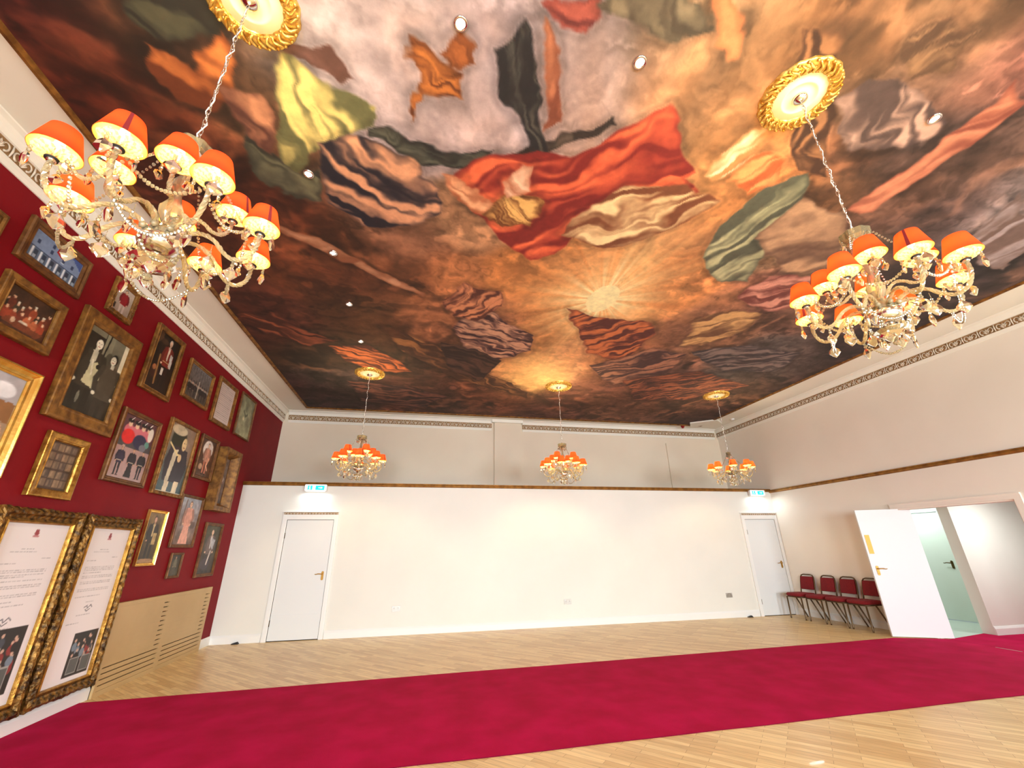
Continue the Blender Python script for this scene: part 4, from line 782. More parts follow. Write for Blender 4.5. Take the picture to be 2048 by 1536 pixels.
POLY=[
 ( [(-1.97, 1.91), (-1.71, 1.81), (-1.4, 1.78), (-1.33, 1.89), (-1.49, 2.01), (-1.66, 2.0), (-1.88, 2.1), (-1.99, 2.05)] , (70, 68, 50) , (35, 33, 28) , 45 , 0.35 ),
 ( [(-2.04, 2.12), (-1.88, 2.16), (-1.75, 2.31), (-1.53, 1.99), (-1.43, 1.95), (-1.46, 2.15), (-1.57, 2.36), (-1.74, 2.54), (-1.95, 2.53), (-2.06, 2.34)] , (215, 125, 62) , (100, 48, 24) , 13 , 0.6 ),
 ( [(-1.19, 1.99), (-0.94, 2.0), (-0.82, 1.92), (-0.69, 2.0), (-0.66, 2.15), (-0.75, 2.19), (-0.9, 2.11), (-1.15, 2.08)] , (120, 82, 70) , (95, 62, 52) , -11 , 0.6 ),
 ( [(-1.2, 2.12), (-1.1, 2.05), (-1.02, 2.06), (-0.89, 2.14), (-0.72, 2.21), (-0.55, 2.27), (-0.6, 2.47), (-0.82, 2.65), (-1.04, 2.78), (-1.31, 3.08), (-1.41, 2.95), (-1.3, 2.46)] , (238, 212, 125) , (100, 98, 62) , 71 , 0.33 ),
 ( [(-1.53, 2.65), (-1.41, 2.95), (-1.27, 3.09), (-1.05, 2.93), (-1.12, 3.31), (-1.36, 3.42), (-1.58, 3.28), (-1.69, 2.95)] , (112, 108, 80) , (48, 48, 40) , 44 , 0.3 ),
 ( [(-1.64, 2.39), (-1.37, 2.38), (-1.35, 2.65), (-1.47, 2.91), (-1.56, 2.74), (-1.61, 2.58)] , (205, 140, 100) , (85, 50, 40) , 66 , 0.25 ),
 ( [(-1.03, 2.7), (-0.7, 2.59), (-0.38, 2.65), (-0.18, 2.67), (-0.18, 2.87), (0.01, 3.01), (-0.01, 3.29), (-0.32, 3.54), (-0.77, 3.58), (-1.05, 3.36)] , (222, 158, 116) , (30, 27, 36) , 23 , 0.36 ),
 ( [(-0.29, 1.74), (-0.18, 1.8), (-0.08, 1.89), (0.08, 1.95), (0.12, 2.14), (-0.07, 2.18), (-0.18, 2.13), (-0.29, 2.36), (-0.32, 2.27), (-0.2, 2.06), (-0.3, 1.93)] , (195, 115, 52) , (95, 48, 22) , 20 , 0.16 ),
 ( [(-0.07, 1.82), (0.06, 1.68), (0.14, 1.75), (0.14, 1.86), (-0.01, 1.92)] , (175, 98, 48) , (100, 52, 26) , 62 , 0.14 ),
 ( [(-0.62, 2.47), (-0.37, 2.44), (-0.1, 2.55), (0.15, 2.55), (0.4, 2.45), (0.42, 2.62), (0.17, 2.72), (-0.13, 2.75), (-0.42, 2.61), (-0.62, 2.58)] , (85, 85, 70) , (34, 34, 32) , 1 , 0.12 ),
 ( [(0.39, 2.55), (0.68, 2.4), (1.0, 2.18), (1.3, 2.0), (1.33, 2.05), (1.04, 2.28), (0.71, 2.51), (0.43, 2.65)] , (95, 80, 66) , (44, 36, 32) , 0 , 0.3 ),
 ( [(0.28, 1.75), (0.48, 1.57), (0.6, 1.79), (0.73, 2.17), (0.84, 2.85), (0.77, 2.86), (0.57, 2.2), (0.36, 2.01)] , (80, 76, 66) , (38, 36, 36) , 67 , 0.14 ),
 ( [(0.54, 1.5), (0.65, 1.56), (0.81, 1.92), (0.86, 2.14), (0.77, 2.25), (0.66, 1.84)] , (220, 140, 95) , (130, 70, 48) , 63 , 0.4 ),
 ( [(0.51, 1.43), (0.85, 1.31), (0.91, 1.45), (0.83, 1.54), (0.7, 1.51), (0.55, 1.47)] , (190, 95, 75) , (110, 50, 45) , 13 , 0.25 ),
 ( [(0.86, 1.36), (0.99, 1.26), (1.54, 1.18), (1.64, 1.37), (1.49, 1.47), (1.2, 1.41), (1.0, 1.41)] , (150, 132, 100) , (85, 74, 58) , 41 , 0.3 ),
 ( [(1.52, 1.18), (1.66, 1.15), (1.85, 1.33), (1.94, 1.46), (1.85, 1.53), (1.71, 1.41)] , (235, 150, 95) , (190, 105, 62) , 29 , 0.6 ),
 ( [(0.08, 2.85), (0.23, 2.64), (0.44, 2.49), (0.77, 2.39), (1.09, 2.42), (1.3, 2.33), (1.56, 2.01), (1.7, 1.91), (1.86, 1.99), (1.94, 2.16), (2.22, 2.36), (2.17, 2.45), (2.38, 2.57), (2.09, 2.68), (1.8, 2.93), (1.47, 3.34), (1.31, 3.72), (1.04, 3.85), (0.7, 3.58), (0.43, 3.31), (0.21, 3.12)] , (244, 112, 68) , (128, 36, 30) , -43 , 0.42 ),
 ( [(1.26, 3.38), (1.41, 2.89), (1.7, 2.62), (2.26, 2.53), (2.71, 2.62), (2.56, 2.86), (2.31, 3.05), (2.08, 3.36), (1.75, 3.47)] , (255, 220, 158) , (120, 68, 42) , -28 , 0.34 ),
 ( [(0.47, 3.07), (0.76, 2.89), (0.96, 3.01), (0.91, 3.29), (0.65, 3.34), (0.37, 3.22)] , (240, 185, 105) , (110, 62, 30) , 37 , 0.15 ),
 ( [(-0.04, 2.82), (0.18, 2.85), (0.48, 3.1), (0.37, 3.22), (0.11, 3.11)] , (245, 180, 130) , (170, 95, 60) , 27 , 0.3 ),
 ( [(0.53, 2.85), (0.66, 2.6), (0.75, 2.58), (0.8, 2.88), (0.59, 3.02)] , (250, 205, 165) , (190, 120, 85) , 24 , 0.3 ),
 ( [(2.33, 2.36), (2.29, 2.14), (2.38, 1.96), (2.5, 1.87), (2.63, 2.07), (2.6, 2.28), (2.45, 2.43)] , (252, 236, 185) , (205, 140, 82) , -72 , 0.22 ),
 ( [(2.54, 2.41), (2.63, 2.07), (2.92, 2.12), (3.09, 2.36), (2.89, 2.52)] , (245, 160, 95) , (190, 95, 50) , -40 , 0.22 ),
 ( [(3.01, 3.43), (2.9, 2.89), (3.0, 2.39), (3.26, 2.17), (3.56, 2.62), (3.68, 3.22), (3.89, 3.72), (3.54, 3.84)] , (195, 188, 140) , (88, 88, 70) , -76 , 0.35 ),
 ( [(3.35, 3.07), (3.43, 2.48), (4.04, 2.5), (4.4, 2.87), (4.6, 3.38), (4.15, 3.51)] , (200, 155, 115) , (110, 80, 62) , -38 , 0.6 ),
 ( [(4.0, 4.04), (4.05, 3.53), (4.71, 3.48), (5.16, 4.08), (4.65, 4.33)] , (220, 150, 125) , (115, 60, 52) , -31 , 0.22 ),
 ( [(3.8, 4.74), (4.05, 4.41), (4.61, 4.38), (4.84, 4.87), (4.38, 5.47), (4.04, 5.53)] , (215, 165, 105) , (110, 75, 50) , -46 , 0.25 ),
 ( [(2.22, 1.25), (2.51, 1.18), (2.88, 1.59), (3.45, 2.2), (3.08, 2.22), (2.58, 1.65)] , (165, 112, 72) , (72, 46, 32) , 41 , 0.22 ),
 ( [(2.87, 1.56), (2.99, 1.42), (3.48, 1.48), (3.98, 1.58), (3.95, 1.82), (3.56, 1.9), (3.3, 1.9)] , (215, 170, 145) , (85, 66, 60) , 29 , 0.28 ),
 ( [(4.01, 2.47), (4.08, 1.92), (4.09, 1.66), (4.12, 1.35), (4.02, 1.15), (4.35, 1.31), (4.41, 1.69), (4.33, 1.98), (4.26, 2.42)] , (230, 145, 105) , (150, 78, 58) , -44 , 0.5 ),
 ( [(2.97, 1.2), (2.98, 1.05), (3.4, 1.02), (3.49, 1.26), (3.28, 1.37)] , (160, 118, 82) , (90, 64, 46) , -56 , 0.2 ),
 ( [(5.75, 2.54), (5.47, 1.97), (6.58, 2.47), (6.9, 3.01), (6.34, 2.86)] , (180, 160, 155) , (120, 95, 85) , -96 , 0.5 ),
 ( [(0.26, 5.6), (0.54, 4.79), (1.0, 5.24), (1.55, 5.58), (1.61, 6.19), (1.09, 6.69), (0.5, 6.19)] , (205, 152, 118) , (62, 36, 38) , 19 , 0.16 ),
 ( [(0.07, 4.88), (0.27, 4.44), (0.81, 4.56), (0.93, 4.85), (0.57, 5.32), (0.2, 5.25)] , (215, 140, 95) , (85, 45, 35) , -55 , 0.2 ),
 ( [(1.74, 4.72), (2.19, 4.89), (3.16, 4.93), (3.44, 5.25), (3.32, 6.3), (2.61, 6.07), (2.24, 5.33)] , (205, 115, 65) , (88, 42, 36) , -42 , 0.2 ),
 ( [(-1.71, 3.72), (-1.28, 3.92), (-0.9, 4.21), (-0.47, 4.52), (-0.16, 4.74), (-0.19, 4.83), (-0.54, 4.66), (-1.02, 4.27), (-1.36, 4.05), (-1.74, 3.81)] , (215, 160, 120) , (140, 85, 55) , 25 , 0.4 ),
 ( [(-1.67, 6.54), (-1.1, 6.35), (-0.58, 6.94), (-0.33, 7.46), (-1.15, 7.48), (-1.53, 7.1)] , (215, 115, 60) , (80, 42, 30) , 28 , 0.2 ),
 ( [(-2.73, 5.77), (-2.16, 5.6), (-1.87, 6.06), (-1.48, 6.32), (-1.99, 6.59), (-2.56, 6.26)] , (150, 80, 50) , (70, 35, 25) , 27 , 0.25 ),
 ( [(-0.81, 5.72), (0.01, 6.24), (0.86, 7.02), (2.1, 8.16), (2.17, 8.48), (0.64, 7.68), (-0.56, 6.53)] , (165, 110, 62) , (70, 44, 30) , 42 , 0.3 ),
 ( [(0.09, 6.05), (0.77, 6.3), (1.17, 6.63), (0.94, 7.63), (0.32, 7.23)] , (90, 60, 45) , (45, 30, 26) , 24 , 0.3 ),
 ( [(2.85, 6.57), (3.64, 5.79), (4.38, 5.76), (4.42, 6.65), (3.64, 7.46)] , (175, 120, 90) , (75, 50, 46) , -36 , 0.2 ),
 ( [(4.32, 5.67), (5.22, 5.33), (6.31, 5.43), (6.58, 6.16), (5.59, 6.45)] , (135, 115, 105) , (62, 54, 54) , -23 , 0.2 ),
 ( [(3.82, 7.15), (5.03, 6.43), (6.58, 6.96), (5.87, 8.04), (4.6, 8.25)] , (165, 95, 62) , (70, 42, 36) , -34 , 0.16 ),
 ( [(-1.68, 8.08), (-0.63, 8.17), (0.41, 8.6), (-0.12, 9.56), (-1.55, 9.26)] , (120, 75, 60) , (50, 34, 34) , 6 , 0.2 ),
]
def paint_mural(X, Y):
    f32 = np.float64
    wx = X+0.34*(fbm(X*1.1, Y*1.1, 11, 3)-0.5)+0.10*(fbm(X*4.5, Y*4.5, 12, 3)-0.5)
    wy = Y+0.34*(fbm(X*1.1+5, Y*1.1, 13, 3)-0.5)+0.10*(fbm(X*4.5, Y*4.5+7, 14, 3)-0.5)
    num = np.zeros(X.shape+(3,)); den = np.full(X.shape, 1e-9)
    for x, y, r, g, b in CTL:
        sg = 0.20 if y < 4.5 else 0.30
        d2 = ((wx-x)**2+((wy-y)*(1.0 if y < 5 else 0.75))**2)
        k = np.exp(-d2/(2*sg*sg))+1e-4/(0.05+d2*d2)
        den += k; num += k[..., None]*np.array((r, g, b), f32)
    a = num/den[..., None]
    # painterly clouds: billow noise, finer away from the pale sky
    n1 = np.abs(fbm(wx*2.0, wy*2.0, 21, 4)-0.5)*2; n2 = fbm(wx*7, wy*7, 22, 4)-0.5
    bil = np.abs(fbm(wx*1.4+2*n2, wy*2.6, 25, 4)-0.5)*2
    sky = np.clip((a.mean(-1)-130)/60, 0, 1)
    amp = 1-0.75*sky
    a = a*(1+amp*(0.75*(bil-0.28)+0.45*(n1-0.3)) + (0.22+0.25*amp)*n2)[..., None]
    # folds of far-off drapery on the dark banks
    st = fbm(wx*1.1, wy*1.1, 31, 4)*16+fbm(wx*0.6+8, wy*0.6, 38, 2)*12; fold = 0.5+0.5*np.sin(st+6*fbm(wx*2.4, wy*2.4, 33, 4))
    msk = amp*np.clip((fbm(wx*1.0+3, wy*1.0, 35, 3)-0.48)*6, 0, 1); a = a+(msk*(fold**3)*46)[..., None]*np.array((1.15, 0.72, 0.45)); a = a*(1-0.35*msk*(1-fold))[..., None]
    # two places where the painted sky breaks open in warm light
    for gx_, gy_, gr, gs, gc in GLOW:
        dx, dy = X-gx_, (Y-gy_)*0.62; rr = np.hypot(dx, dy); an = np.arctan2(dy, dx)
        ray = 0.65+0.7*(vnoise(an*9+40, rr*0.6, 61)-0.35)+0.5*(vnoise(an*23+90, rr*0.8, 62)-0.5)
        k = np.clip(gs*np.exp(-(rr/gr)**1.25)*np.where(rr < gr*0.35, 1, ray), 0, 1); a = a*(1-k)[..., None]+np.array(gc, f32)*k[..., None]
    for pts, hi, lo, ang, per in POLY:
        P = np.array(pts); pad = 0.12
        bx = (X > P[:, 0].min()-pad) & (X < P[:, 0].max()+pad) & (Y > P[:, 1].min()-pad) & (Y < P[:, 1].max()+pad)
        if not bx.any(): continue
        x, y = X[bx], Y[bx]
        size = max(np.ptp(P[:, 0]), np.ptp(P[:, 1])); wa = min(0.10, 0.11*size)
        x2 = x+wa*2*(fbm(x*3.2/size, y*3.2/size, 41, 4)-0.5)+0.07*(fbm(x*6, y*6, 45, 3)-0.5); y2 = y+wa*2*(fbm(x*3.2/size+4, y*3.2/size, 43, 4)-0.5)+0.07*(fbm(x*6+3, y*6, 46, 3)-0.5)
        ins = np.zeros(x.shape, bool); dist = np.full(x.shape, 9.0); n = len(P)
        for i in range(n):
            (x0, y0), (x1, y1) = P[i], P[(i+1) % n]
            if y0 != y1: ins ^= ((y2 > min(y0, y1)) & (y2 <= max(y0, y1)) & (x2 < (y2-y0)/(y1-y0)*(x1-x0)+x0))
            dx, dy = x1-x0, y1-y0; t = np.clip(((x2-x0)*dx+(y2-y0)*dy)/(dx*dx+dy*dy+1e-9), 0, 1); dist = np.minimum(dist, np.hypot(x2-x0-t*dx, y2-y0-t*dy))
        sd = np.where(ins, dist, -dist); al = np.clip(sd/0.022+0.5, 0, 1)
        q = math.radians(ang); per_ = max(0.10, per*0.62)
        s_ = x2*math.cos(q)+y2*math.sin(q); t_ = -x2*math.sin(q)+y2*math.cos(q)
        ph = t_/per_+2.6*(fbm(s_*0.30/per_, t_*0.30/per_, 51, 3)-0.5)+0.5*(fbm(s_*0.9/per_, t_*0.9/per_, 52, 2)-0.5)
        f1 = vnoise(ph*2.3+11, s_/per_*0.25, 54); f2 = vnoise(ph*4.9, s_/per_*0.5+5, 55); f3 = 1-2*np.abs(vnoise(ph*1.0+3, s_/per_*0.3, 56)-0.5)
        f = np.clip(1.1*(f1-0.5)+0.5*(f2-0.5)+0.4*(f3-0.5)+0.35*(fbm(x*6, y*6, 53, 4)-0.5)+0.44, 0, 1); f = f*f*(3-2*f)
        f *= np.clip(0.45+sd/0.09, 0.45, 1.0); f = np.clip((f-0.5)*1.25+0.5, 0, 1)
        col = np.array(lo, f32)+(np.array(hi, f32)-np.array(lo, f32))*f[..., None]
        sh = np.clip(1-np.abs(sd+0.03)/0.05, 0, 1)*(~ins)*0.16
        cur = a[bx]*(1-sh)[..., None]; a[bx] = cur*(1-al)[..., None]+col*al[..., None]
    return np.clip(a, 4, 255)
MX0, MX1, MY0, MY1 = -2.80, 7.43, -3.85, 9.93
mys = np.concatenate([np.linspace(MY0, 0.62, 60, endpoint=False), np.linspace(0.62, MY1, 640)])
mxs = np.linspace(MX0, MX1, 700)
gx, gy = np.meshgrid(mxs, mys)
mcol = lin(paint_mural(gx, gy))*MURAL_GAIN
mu = tag(empty('ceiling_mural', ((MX0+MX1)/2, (MY0+MY1)/2, ZH)), 'vast painted ceiling canvas of clouds and drapery in a thin gilt frame', 'mural')
ccx, ccy = (MX0+MX1)/2, (MY0+MY1)/2
mm = grid_mesh('painted_canvas', lambda u, v: (gx-ccx, gy-ccy, np.full_like(gx, -0.012)), gx.shape[1], gx.shape[0], mcol, M['mural'])
link('painted_canvas', mm, mu)
fp = [(-0.055, 0.0), (-0.055, -0.018), (-0.040, -0.034), (-0.016, -0.036), (0.004, -0.022), (0.010, -0.010)]
mb = MB(); hx, hy = (MX1-MX0)/2, (MY1-MY0)/2; vs = []
for a_, b_ in fp: vs += [(-hx+a_, -hy+a_, b_), (hx-a_, -hy+a_, b_), (hx-a_, hy-a_, b_), (-hx+a_, hy-a_, b_)]
mb.add(vs, [(k*4+i, k*4+(i+1) % 4, k*4+4+(i+1) % 4, k*4+4+i) for k in range(len(fp)-1) for i in range(4)])
fix_normals(mb.obj('gilt_frame', M['gold_dull'], mu))

# ---------------------------------------------------------------- ceiling roses, recessed lamps
def rose(x, y, label):
    r = tag(empty('ceiling_rose', (x, y, ZH-0.012)), label, 'ceiling rose', 'gilt ceiling roses')
    d = MB(); d.lathe([(0.0, -0.030), (0.055, -0.030), (0.062, -0.024), (0.105, -0.022), (0.112, -0.030), (0.125, -0.030), (0.132, -0.022), (0.185, -0.020), (0.192, 0.0)], 40); d.obj('plaster_disc', M['plaster'], r)
    g = MB(); g.lathe([(0.176, -0.016), (0.184, -0.034), (0.205, -0.030), (0.25, -0.026), (0.272, -0.018), (0.276, 0.0)], 60, scallop=0.018, lobes=16, caps=False)
    rr = random.Random(5)
    for k in range(28):          # acanthus curls round the rim
        a = 2*PI*k/28; c_, s_ = math.cos(a), math.sin(a)
        pts = []
        for t in range(6):
            q = t/5; rad = 0.19+0.075*q; off = 0.020*math.sin(q*PI*1.3+(k % 2)*0.6)
            pts.append((rad*c_-off*s_, rad*s_+off*c_, -0.032-0.012*math.sin(q*PI)))
        g.tube(pts, [0.007, 0.010, 0.011, 0.010, 0.008, 0.004], 5)
        b = a+PI/28; g.ball((0.262*math.cos(b), 0.262*math.sin(b), -0.026), 0.013, 6, 4); g.ball((0.222*math.cos(b), 0.222*math.sin(b), -0.034), 0.011, 6, 4); g.ball((0.188*math.cos(b), 0.188*math.sin(b), -0.034), 0.008, 6, 4)
    g.obj('acanthus_ring', M['leaf_gold'], r); return r
CH = [  # x, y, crown height, turn, upper tier, label of chandelier, label of rose
    (-1.22, 1.755, 3.305, 0.05, True, 'crystal chandelier with red shades hanging nearest, over the left foreground', 'gilt ceiling rose cut off at the top edge of the picture'),
    (2.565, 1.615, 3.262, 0.30, True, 'crystal chandelier with red shades hanging in the right foreground', 'gilt ceiling rose nearest on the right, above the right foreground chandelier'),
    (-1.16, 7.61, 3.342, 0.15, True, 'distant crystal chandelier nearest the crimson wall', 'far gilt ceiling rose nearest the crimson wall'),
    (2.583, 7.66, 3.337, 0.38, True, 'distant crystal chandelier hanging before the middle of the back wall', 'far gilt ceiling rose in the middle of the far row'),
    (6.237, 7.61, 3.267, 0.22, False, 'distant crystal chandelier of a single tier near the far right corner', 'far gilt ceiling rose nearest the far right corner')]
for c_ in CH: rose(c_[0], c_[1], c_[6])
dl_lab = ['recessed lamp at the top of the mural, left of centre', 'recessed lamp on the pale painted sky right of centre', 'recessed lamp at the far right of the mural', 'recessed lamp nearest the left foreground chandelier, on dark green drapery',
          'recessed lamp on the dark left bank, nearest of the far three', 'recessed lamp on the dark left bank, middle of the far three', 'recessed lamp closest to the far left ceiling rose']
for (x, y), lb in zip([(0.04, 1.64), (1.28, 1.63), (3.78, 1.56), (-1.19, 3.04), (-1.18, 4.12), (-1.17, 5.19), (-1.16, 6.3)], dl_lab):
    r = tag(empty('downlight', (x, y, ZH-0.012)), lb, 'downlight', 'recessed ceiling lamps')
    MB().lathe([(0.030, -0.004), (0.030, -0.010), (0.040, -0.014), (0.046, -0.010), (0.048, 0.0)], 24, caps=False).obj('bezel', M['chrome'], r)
    MB().lathe([(0.0, -0.005), (0.0305, -0.005)], 24, caps=False).obj('lens', M['down'], r)
    l = bpy.data.lights.new('downlight_beam', 'SPOT'); l.energy = DOWN_W; l.color = (1.0, 0.84, 0.58); l.spot_size = 2.7; l.spot_blend = 0.6; l.shadow_soft_size = 0.03
    o = link('downlight_beam', l, r, (0, 0, -0.03))

# ---------------------------------------------------------------- chandeliers
S = 0.9486
def sc(pts): return [(a*S, b*S) for a, b in pts]
def crystal_drop(mb, x, y, z, ln, r, ang):
    """a short string of two beads and a faceted kite drop, hanging down from (x, y, z); returns nothing"""
    mb.ball((x, y, z-0.010), 0.0065, 6, 4, smooth=False); mb.ball((x, y, z-0.026), 0.008, 6, 4, sz=1.3, smooth=False)
    z1 = z-0.038; c_, s_ = math.cos(ang), math.sin(ang); t = r*0.38
    ring = [(0.25, 0.0), (0.9, -0.30), (1.0, -0.55), (0.45, -0.85), (0.0, -1.0)]
    vs = []
    for k, zz in ring:
        for q in range(8):
            a = 2*PI*q/8; px, py = r*k*math.cos(a), t*(0.35+0.65*k)*math.sin(a)
            vs.append((x+px*c_-py*s_, y+px*s_+py*c_, z1+zz*ln))
    fs = [tuple(reversed(range(8)))] + [(j*8+i, j*8+(i+1) % 8, (j+1)*8+(i+1) % 8, (j+1)*8+i) for j in range(4) for i in range(8)]
    mb.add(vs, fs, 0, False)
def smooth_path(p, n=4):
    out = []
    P = [p[0]]+list(p)+[p[-1]]
    for i in range(1, len(P)-2):
        a, b, c_, d = map(np.array, (P[i-1], P[i], P[i+1], P[i+2]))
        for t in range(n):
            q = t/n; out.append(tuple(0.5*((2*b)+(-a+c_)*q+(2*a-5*b+4*c_-d)*q*q+(-a+3*b-3*c_+d)*q**3)))
    out.append(tuple(p[-1])); return out
def cut_dish(mb, ex, ez, k=1.0):
    # a scalloped pressed-glass dish whose surface is cut in diamonds
    prof = [(0.012, 0.0), (0.022, 0.002), (0.033, 0.005), (0.044, 0.010), (0.055, 0.016), (0.064, 0.024), (0.067, 0.030)]; n = 40; vs = []
    for j, (r, z) in enumerate(prof):
        for i in range(n):
            a = 2*PI*(i+0.5*(j % 2))/n; rr = r*(1+0.05*(j/6)*math.cos(8*a)); up = 0.0016 if (i+j//2) % 2 else -0.0016
            vs.append((ex+k*rr*math.cos(a), k*rr*math.sin(a), ez+k*(z+(up if 0 < j < 6 else 0))))
    fs = []
    for j in range(len(prof)-1):
        for i in range(n):
            a, b, c, d = j*n+i, j*n+(i+1) % n, (j+1)*n+i, (j+1)*n+(i+1) % n
            fs += [(a, b, c), (b, d, c)] if j % 2 == 0 else [(a, d, c), (a, b, d)]
    mb.add(vs, fs, 0, False)
    mb.mi[-len(fs):] = [1 if (q//2+(q % 2)) % 3 == 0 else 0 for q in range(len(fs))]
def arm_set(low):
    """meshes of one arm along +x with its dish, holder, bulb, shade and drops; origin = middle of the bowl"""
    path = [(0.045, 0.03), (0.10, 0.075), (0.16, 0.085), (0.215, 0.055), (0.26, 0.0), (0.305, -0.033), (0.35, -0.025), (0.385, 0.02), (0.397, 0.075), (0.397, 0.135)] if low else \
           [(0.030, 0.09), (0.055, 0.16), (0.095, 0.195), (0.135, 0.185), (0.165, 0.160), (0.20, 0.155), (0.228, 0.18), (0.238, 0.225), (0.238, 0.262)]
    pts = [(a*S, 0, b*S) for a, b in smooth_path(path)]
    m = {}
    mb = MB(); mb.tube(pts, 0.0105 if low else 0.0095, 6, twist=0.55, flat=0.10, smooth=False)
    if low: mb.ball((pts[0][0]+0.03, 0, pts[0][2]+0.02), 0.016, 8, 5)
    m['arm'] = mb.mesh('arm', M['crystal_arm'])
    ex, ez = pts[-1][0], pts[-1][2]
    d = MB(); cut_dish(d, ex, ez); m['dish'] = d.mesh('drip_dish', [M['dish'], M['dish_cut']])
    h = MB(); h.lathe([(0.0, -0.014), (0.013, -0.014), (0.016, -0.008), (0.013, 0.0), (0.016, 0.004), (0.016, 0.010), (0.012, 0.016), (0.012, 0.055), (0.0, 0.055)], 14, (ex, 0, ez)); h.lathe([(0.014, -0.004), (0.0225, -0.003), (0.0225, 0.001), (0.014, 0.002)], 16, (ex, 0, ez), 1); m['holder'] = h.mesh('candle_holder', [M['chrome'], M['black']])
    b = MB(); b.lathe([(0.0, 0.055), (0.009, 0.056), (0.016, 0.072), (0.015, 0.088), (0.007, 0.106), (0.0, 0.112)], 12, (ex, 0, ez)); m['bulb'] = b.mesh('bulb', M['bulb'])
    sh = MB(); rb, rt, z0, z1 = 0.084*S, 0.052*S, ez+0.034, ez+0.034+0.118*S; n = 32
    for off, mi in ((0.0, 0), (-0.0022, 1)):
        vs = []
        for i in range(n):
            a = 2*PI*i/n
            for k in range(5): q = k/4; r = rb+(rt-rb)*q+off; vs.append((ex+r*math.cos(a), r*math.sin(a), z0+(z1-z0)*q))
        sh.add(vs, [((i*5+k), ((i+1) % n)*5+k, ((i+1) % n)*5+k+1, i*5+k+1) if mi == 0 else (i*5+k, i*5+k+1, ((i+1) % n)*5+k+1, ((i+1) % n)*5+k) for i in range(n) for k in range(4)], mi, True)
    for zz, r in ((z0, rb), (z1, rt)):     # cream edges
        vs = []
        for i in range(n): a = 2*PI*i/n; vs += [(ex+r*math.cos(a), r*math.sin(a), zz), (ex+(r-0.0022)*math.cos(a), (r-0.0022)*math.sin(a), zz)]
        sh.add(vs, [(i*2, ((i+1) % n)*2, ((i+1) % n)*2+1, i*2+1) for i in range(n)], 1)
    m['shade'] = sh.mesh('lamp_shade', [M['shade_out'], M['shade_in']])
    sm = MB(); a0 = -0.9; vs = []     # the overlapping seam of the cloth
    for i in range(3):
        a = a0+(i-1)*0.10
        for k in range(2): r = (rb if k == 0 else rt)+0.0012; vs.append((ex+r*math.cos(a), r*math.sin(a), z0 if k == 0 else z1))
    sm.add(vs, [(0, 2, 3, 1), (2, 4, 5, 3)], 0, True); m['seam'] = sm.mesh('seam', M['shade_seam'])
    for j, (a, ln, r) in enumerate(((0.0, 0.062, 0.030), (2.2, 0.048, 0.024), (-2.2, 0.048, 0.024))):
        q = MB(); crystal_drop(q, ex+0.058*math.cos(a), 0.058*math.sin(a), ez+0.016, ln, r, a+PI/2); m['drop%d' % j] = q.mesh('crystal_drop', M['crystal'])
    if low:
        q = MB(); crystal_drop(q, 0.315*S, 0, -0.035*S-0.008, 0.07, 0.030, 0.3); m['drop3'] = q.mesh('crystal_drop', M['crystal'])
    m['bulb_at'] = (ex, 0, ez+0.085); m['end'] = (ex, ez); return m
ARM_LO, ARM_UP = arm_set(True), arm_set(False)
BULB_L = bpy.data.lights.new('bulb_light', 'POINT'); BULB_L.energy = BULB_W; BULB_L.color = (1.0, 0.78, 0.44); BULB_L.shadow_soft_size = 0.014
def garland(a, b, sag, n, r=0.0075, mesh_name='bead_garland'):
    mb = MB(); a, b = np.array(a), np.array(b)
    for i in range(n):
        q = i/(n-1); p = a+(b-a)*q; p[2] -= sag*4*q*(1-q); mb.ball(tuple(p), r*(1.25 if i % 4 == 2 else 1.0), 6, 4, sz=1.1, smooth=False)
    return mb
def hub_meshes(tall):
    m = {}; zt = 0.62*S if tall else 0.52*S
    prof = [(0.0, -0.055), (0.045, -0.052), (0.075, -0.035), (0.085, -0.008), (0.082, 0.018), (0.060, 0.030), (0.0, 0.034)]
    m['bowl'] = ('silver_bowl', MB().lathe([(a*S, b*S) for a, b in prof], 24).mesh('silver_bowl', M['silver']))
    k = zt/(0.62*S)
    col = [(0.0, 0.030), (0.055, 0.036), (0.060, 0.055), (0.030, 0.085), (0.022, 0.115), (0.045, 0.16), (0.050, 0.20), (0.028, 0.25), (0.018, 0.30), (0.034, 0.335), (0.036, 0.37), (0.018, 0.41), (0.016, 0.50), (0.030, 0.53), (0.022, 0.555), (0.0, 0.56)]
    m['column'] = ('glass_column', MB().lathe([(a*S, b*S*k) for a, b in col], 16, smooth=False).mesh('glass_column', M['crystal_arm']))
    cr = MB(); R_ = 0.082*S if tall else 0.045*S
    cr.lathe([(0.012, zt-0.075), (R_*0.7, zt-0.070), (R_, zt-0.040), (R_*1.04, zt), (R_*0.98, zt-0.002), (R_*0.94, zt-0.038), (R_*0.6, zt-0.062), (0.012, zt-0.066)], 32, smooth=False, scallop=0.05, lobes=8, caps=False)
    m['crown'] = ('glass_crown', cr.mesh('glass_crown', M['dish']))
    ds = MB(); ds.lathe([(0.020, -0.058), (0.024, -0.085), (0.050, -0.105), (0.078, -0.098), (0.084, -0.104), (0.070, -0.122), (0.030, -0.138), (0.014, -0.140), (0.012, -0.16), (0.0, -0.162)], 32, smooth=False, scallop=0.03, lobes=10); m['dish'] = ('bottom_dish', ds.mesh('bottom_dish', M['dish']))
    return m, zt
HUB_T, HUB_S = hub_meshes(True), hub_meshes(False)
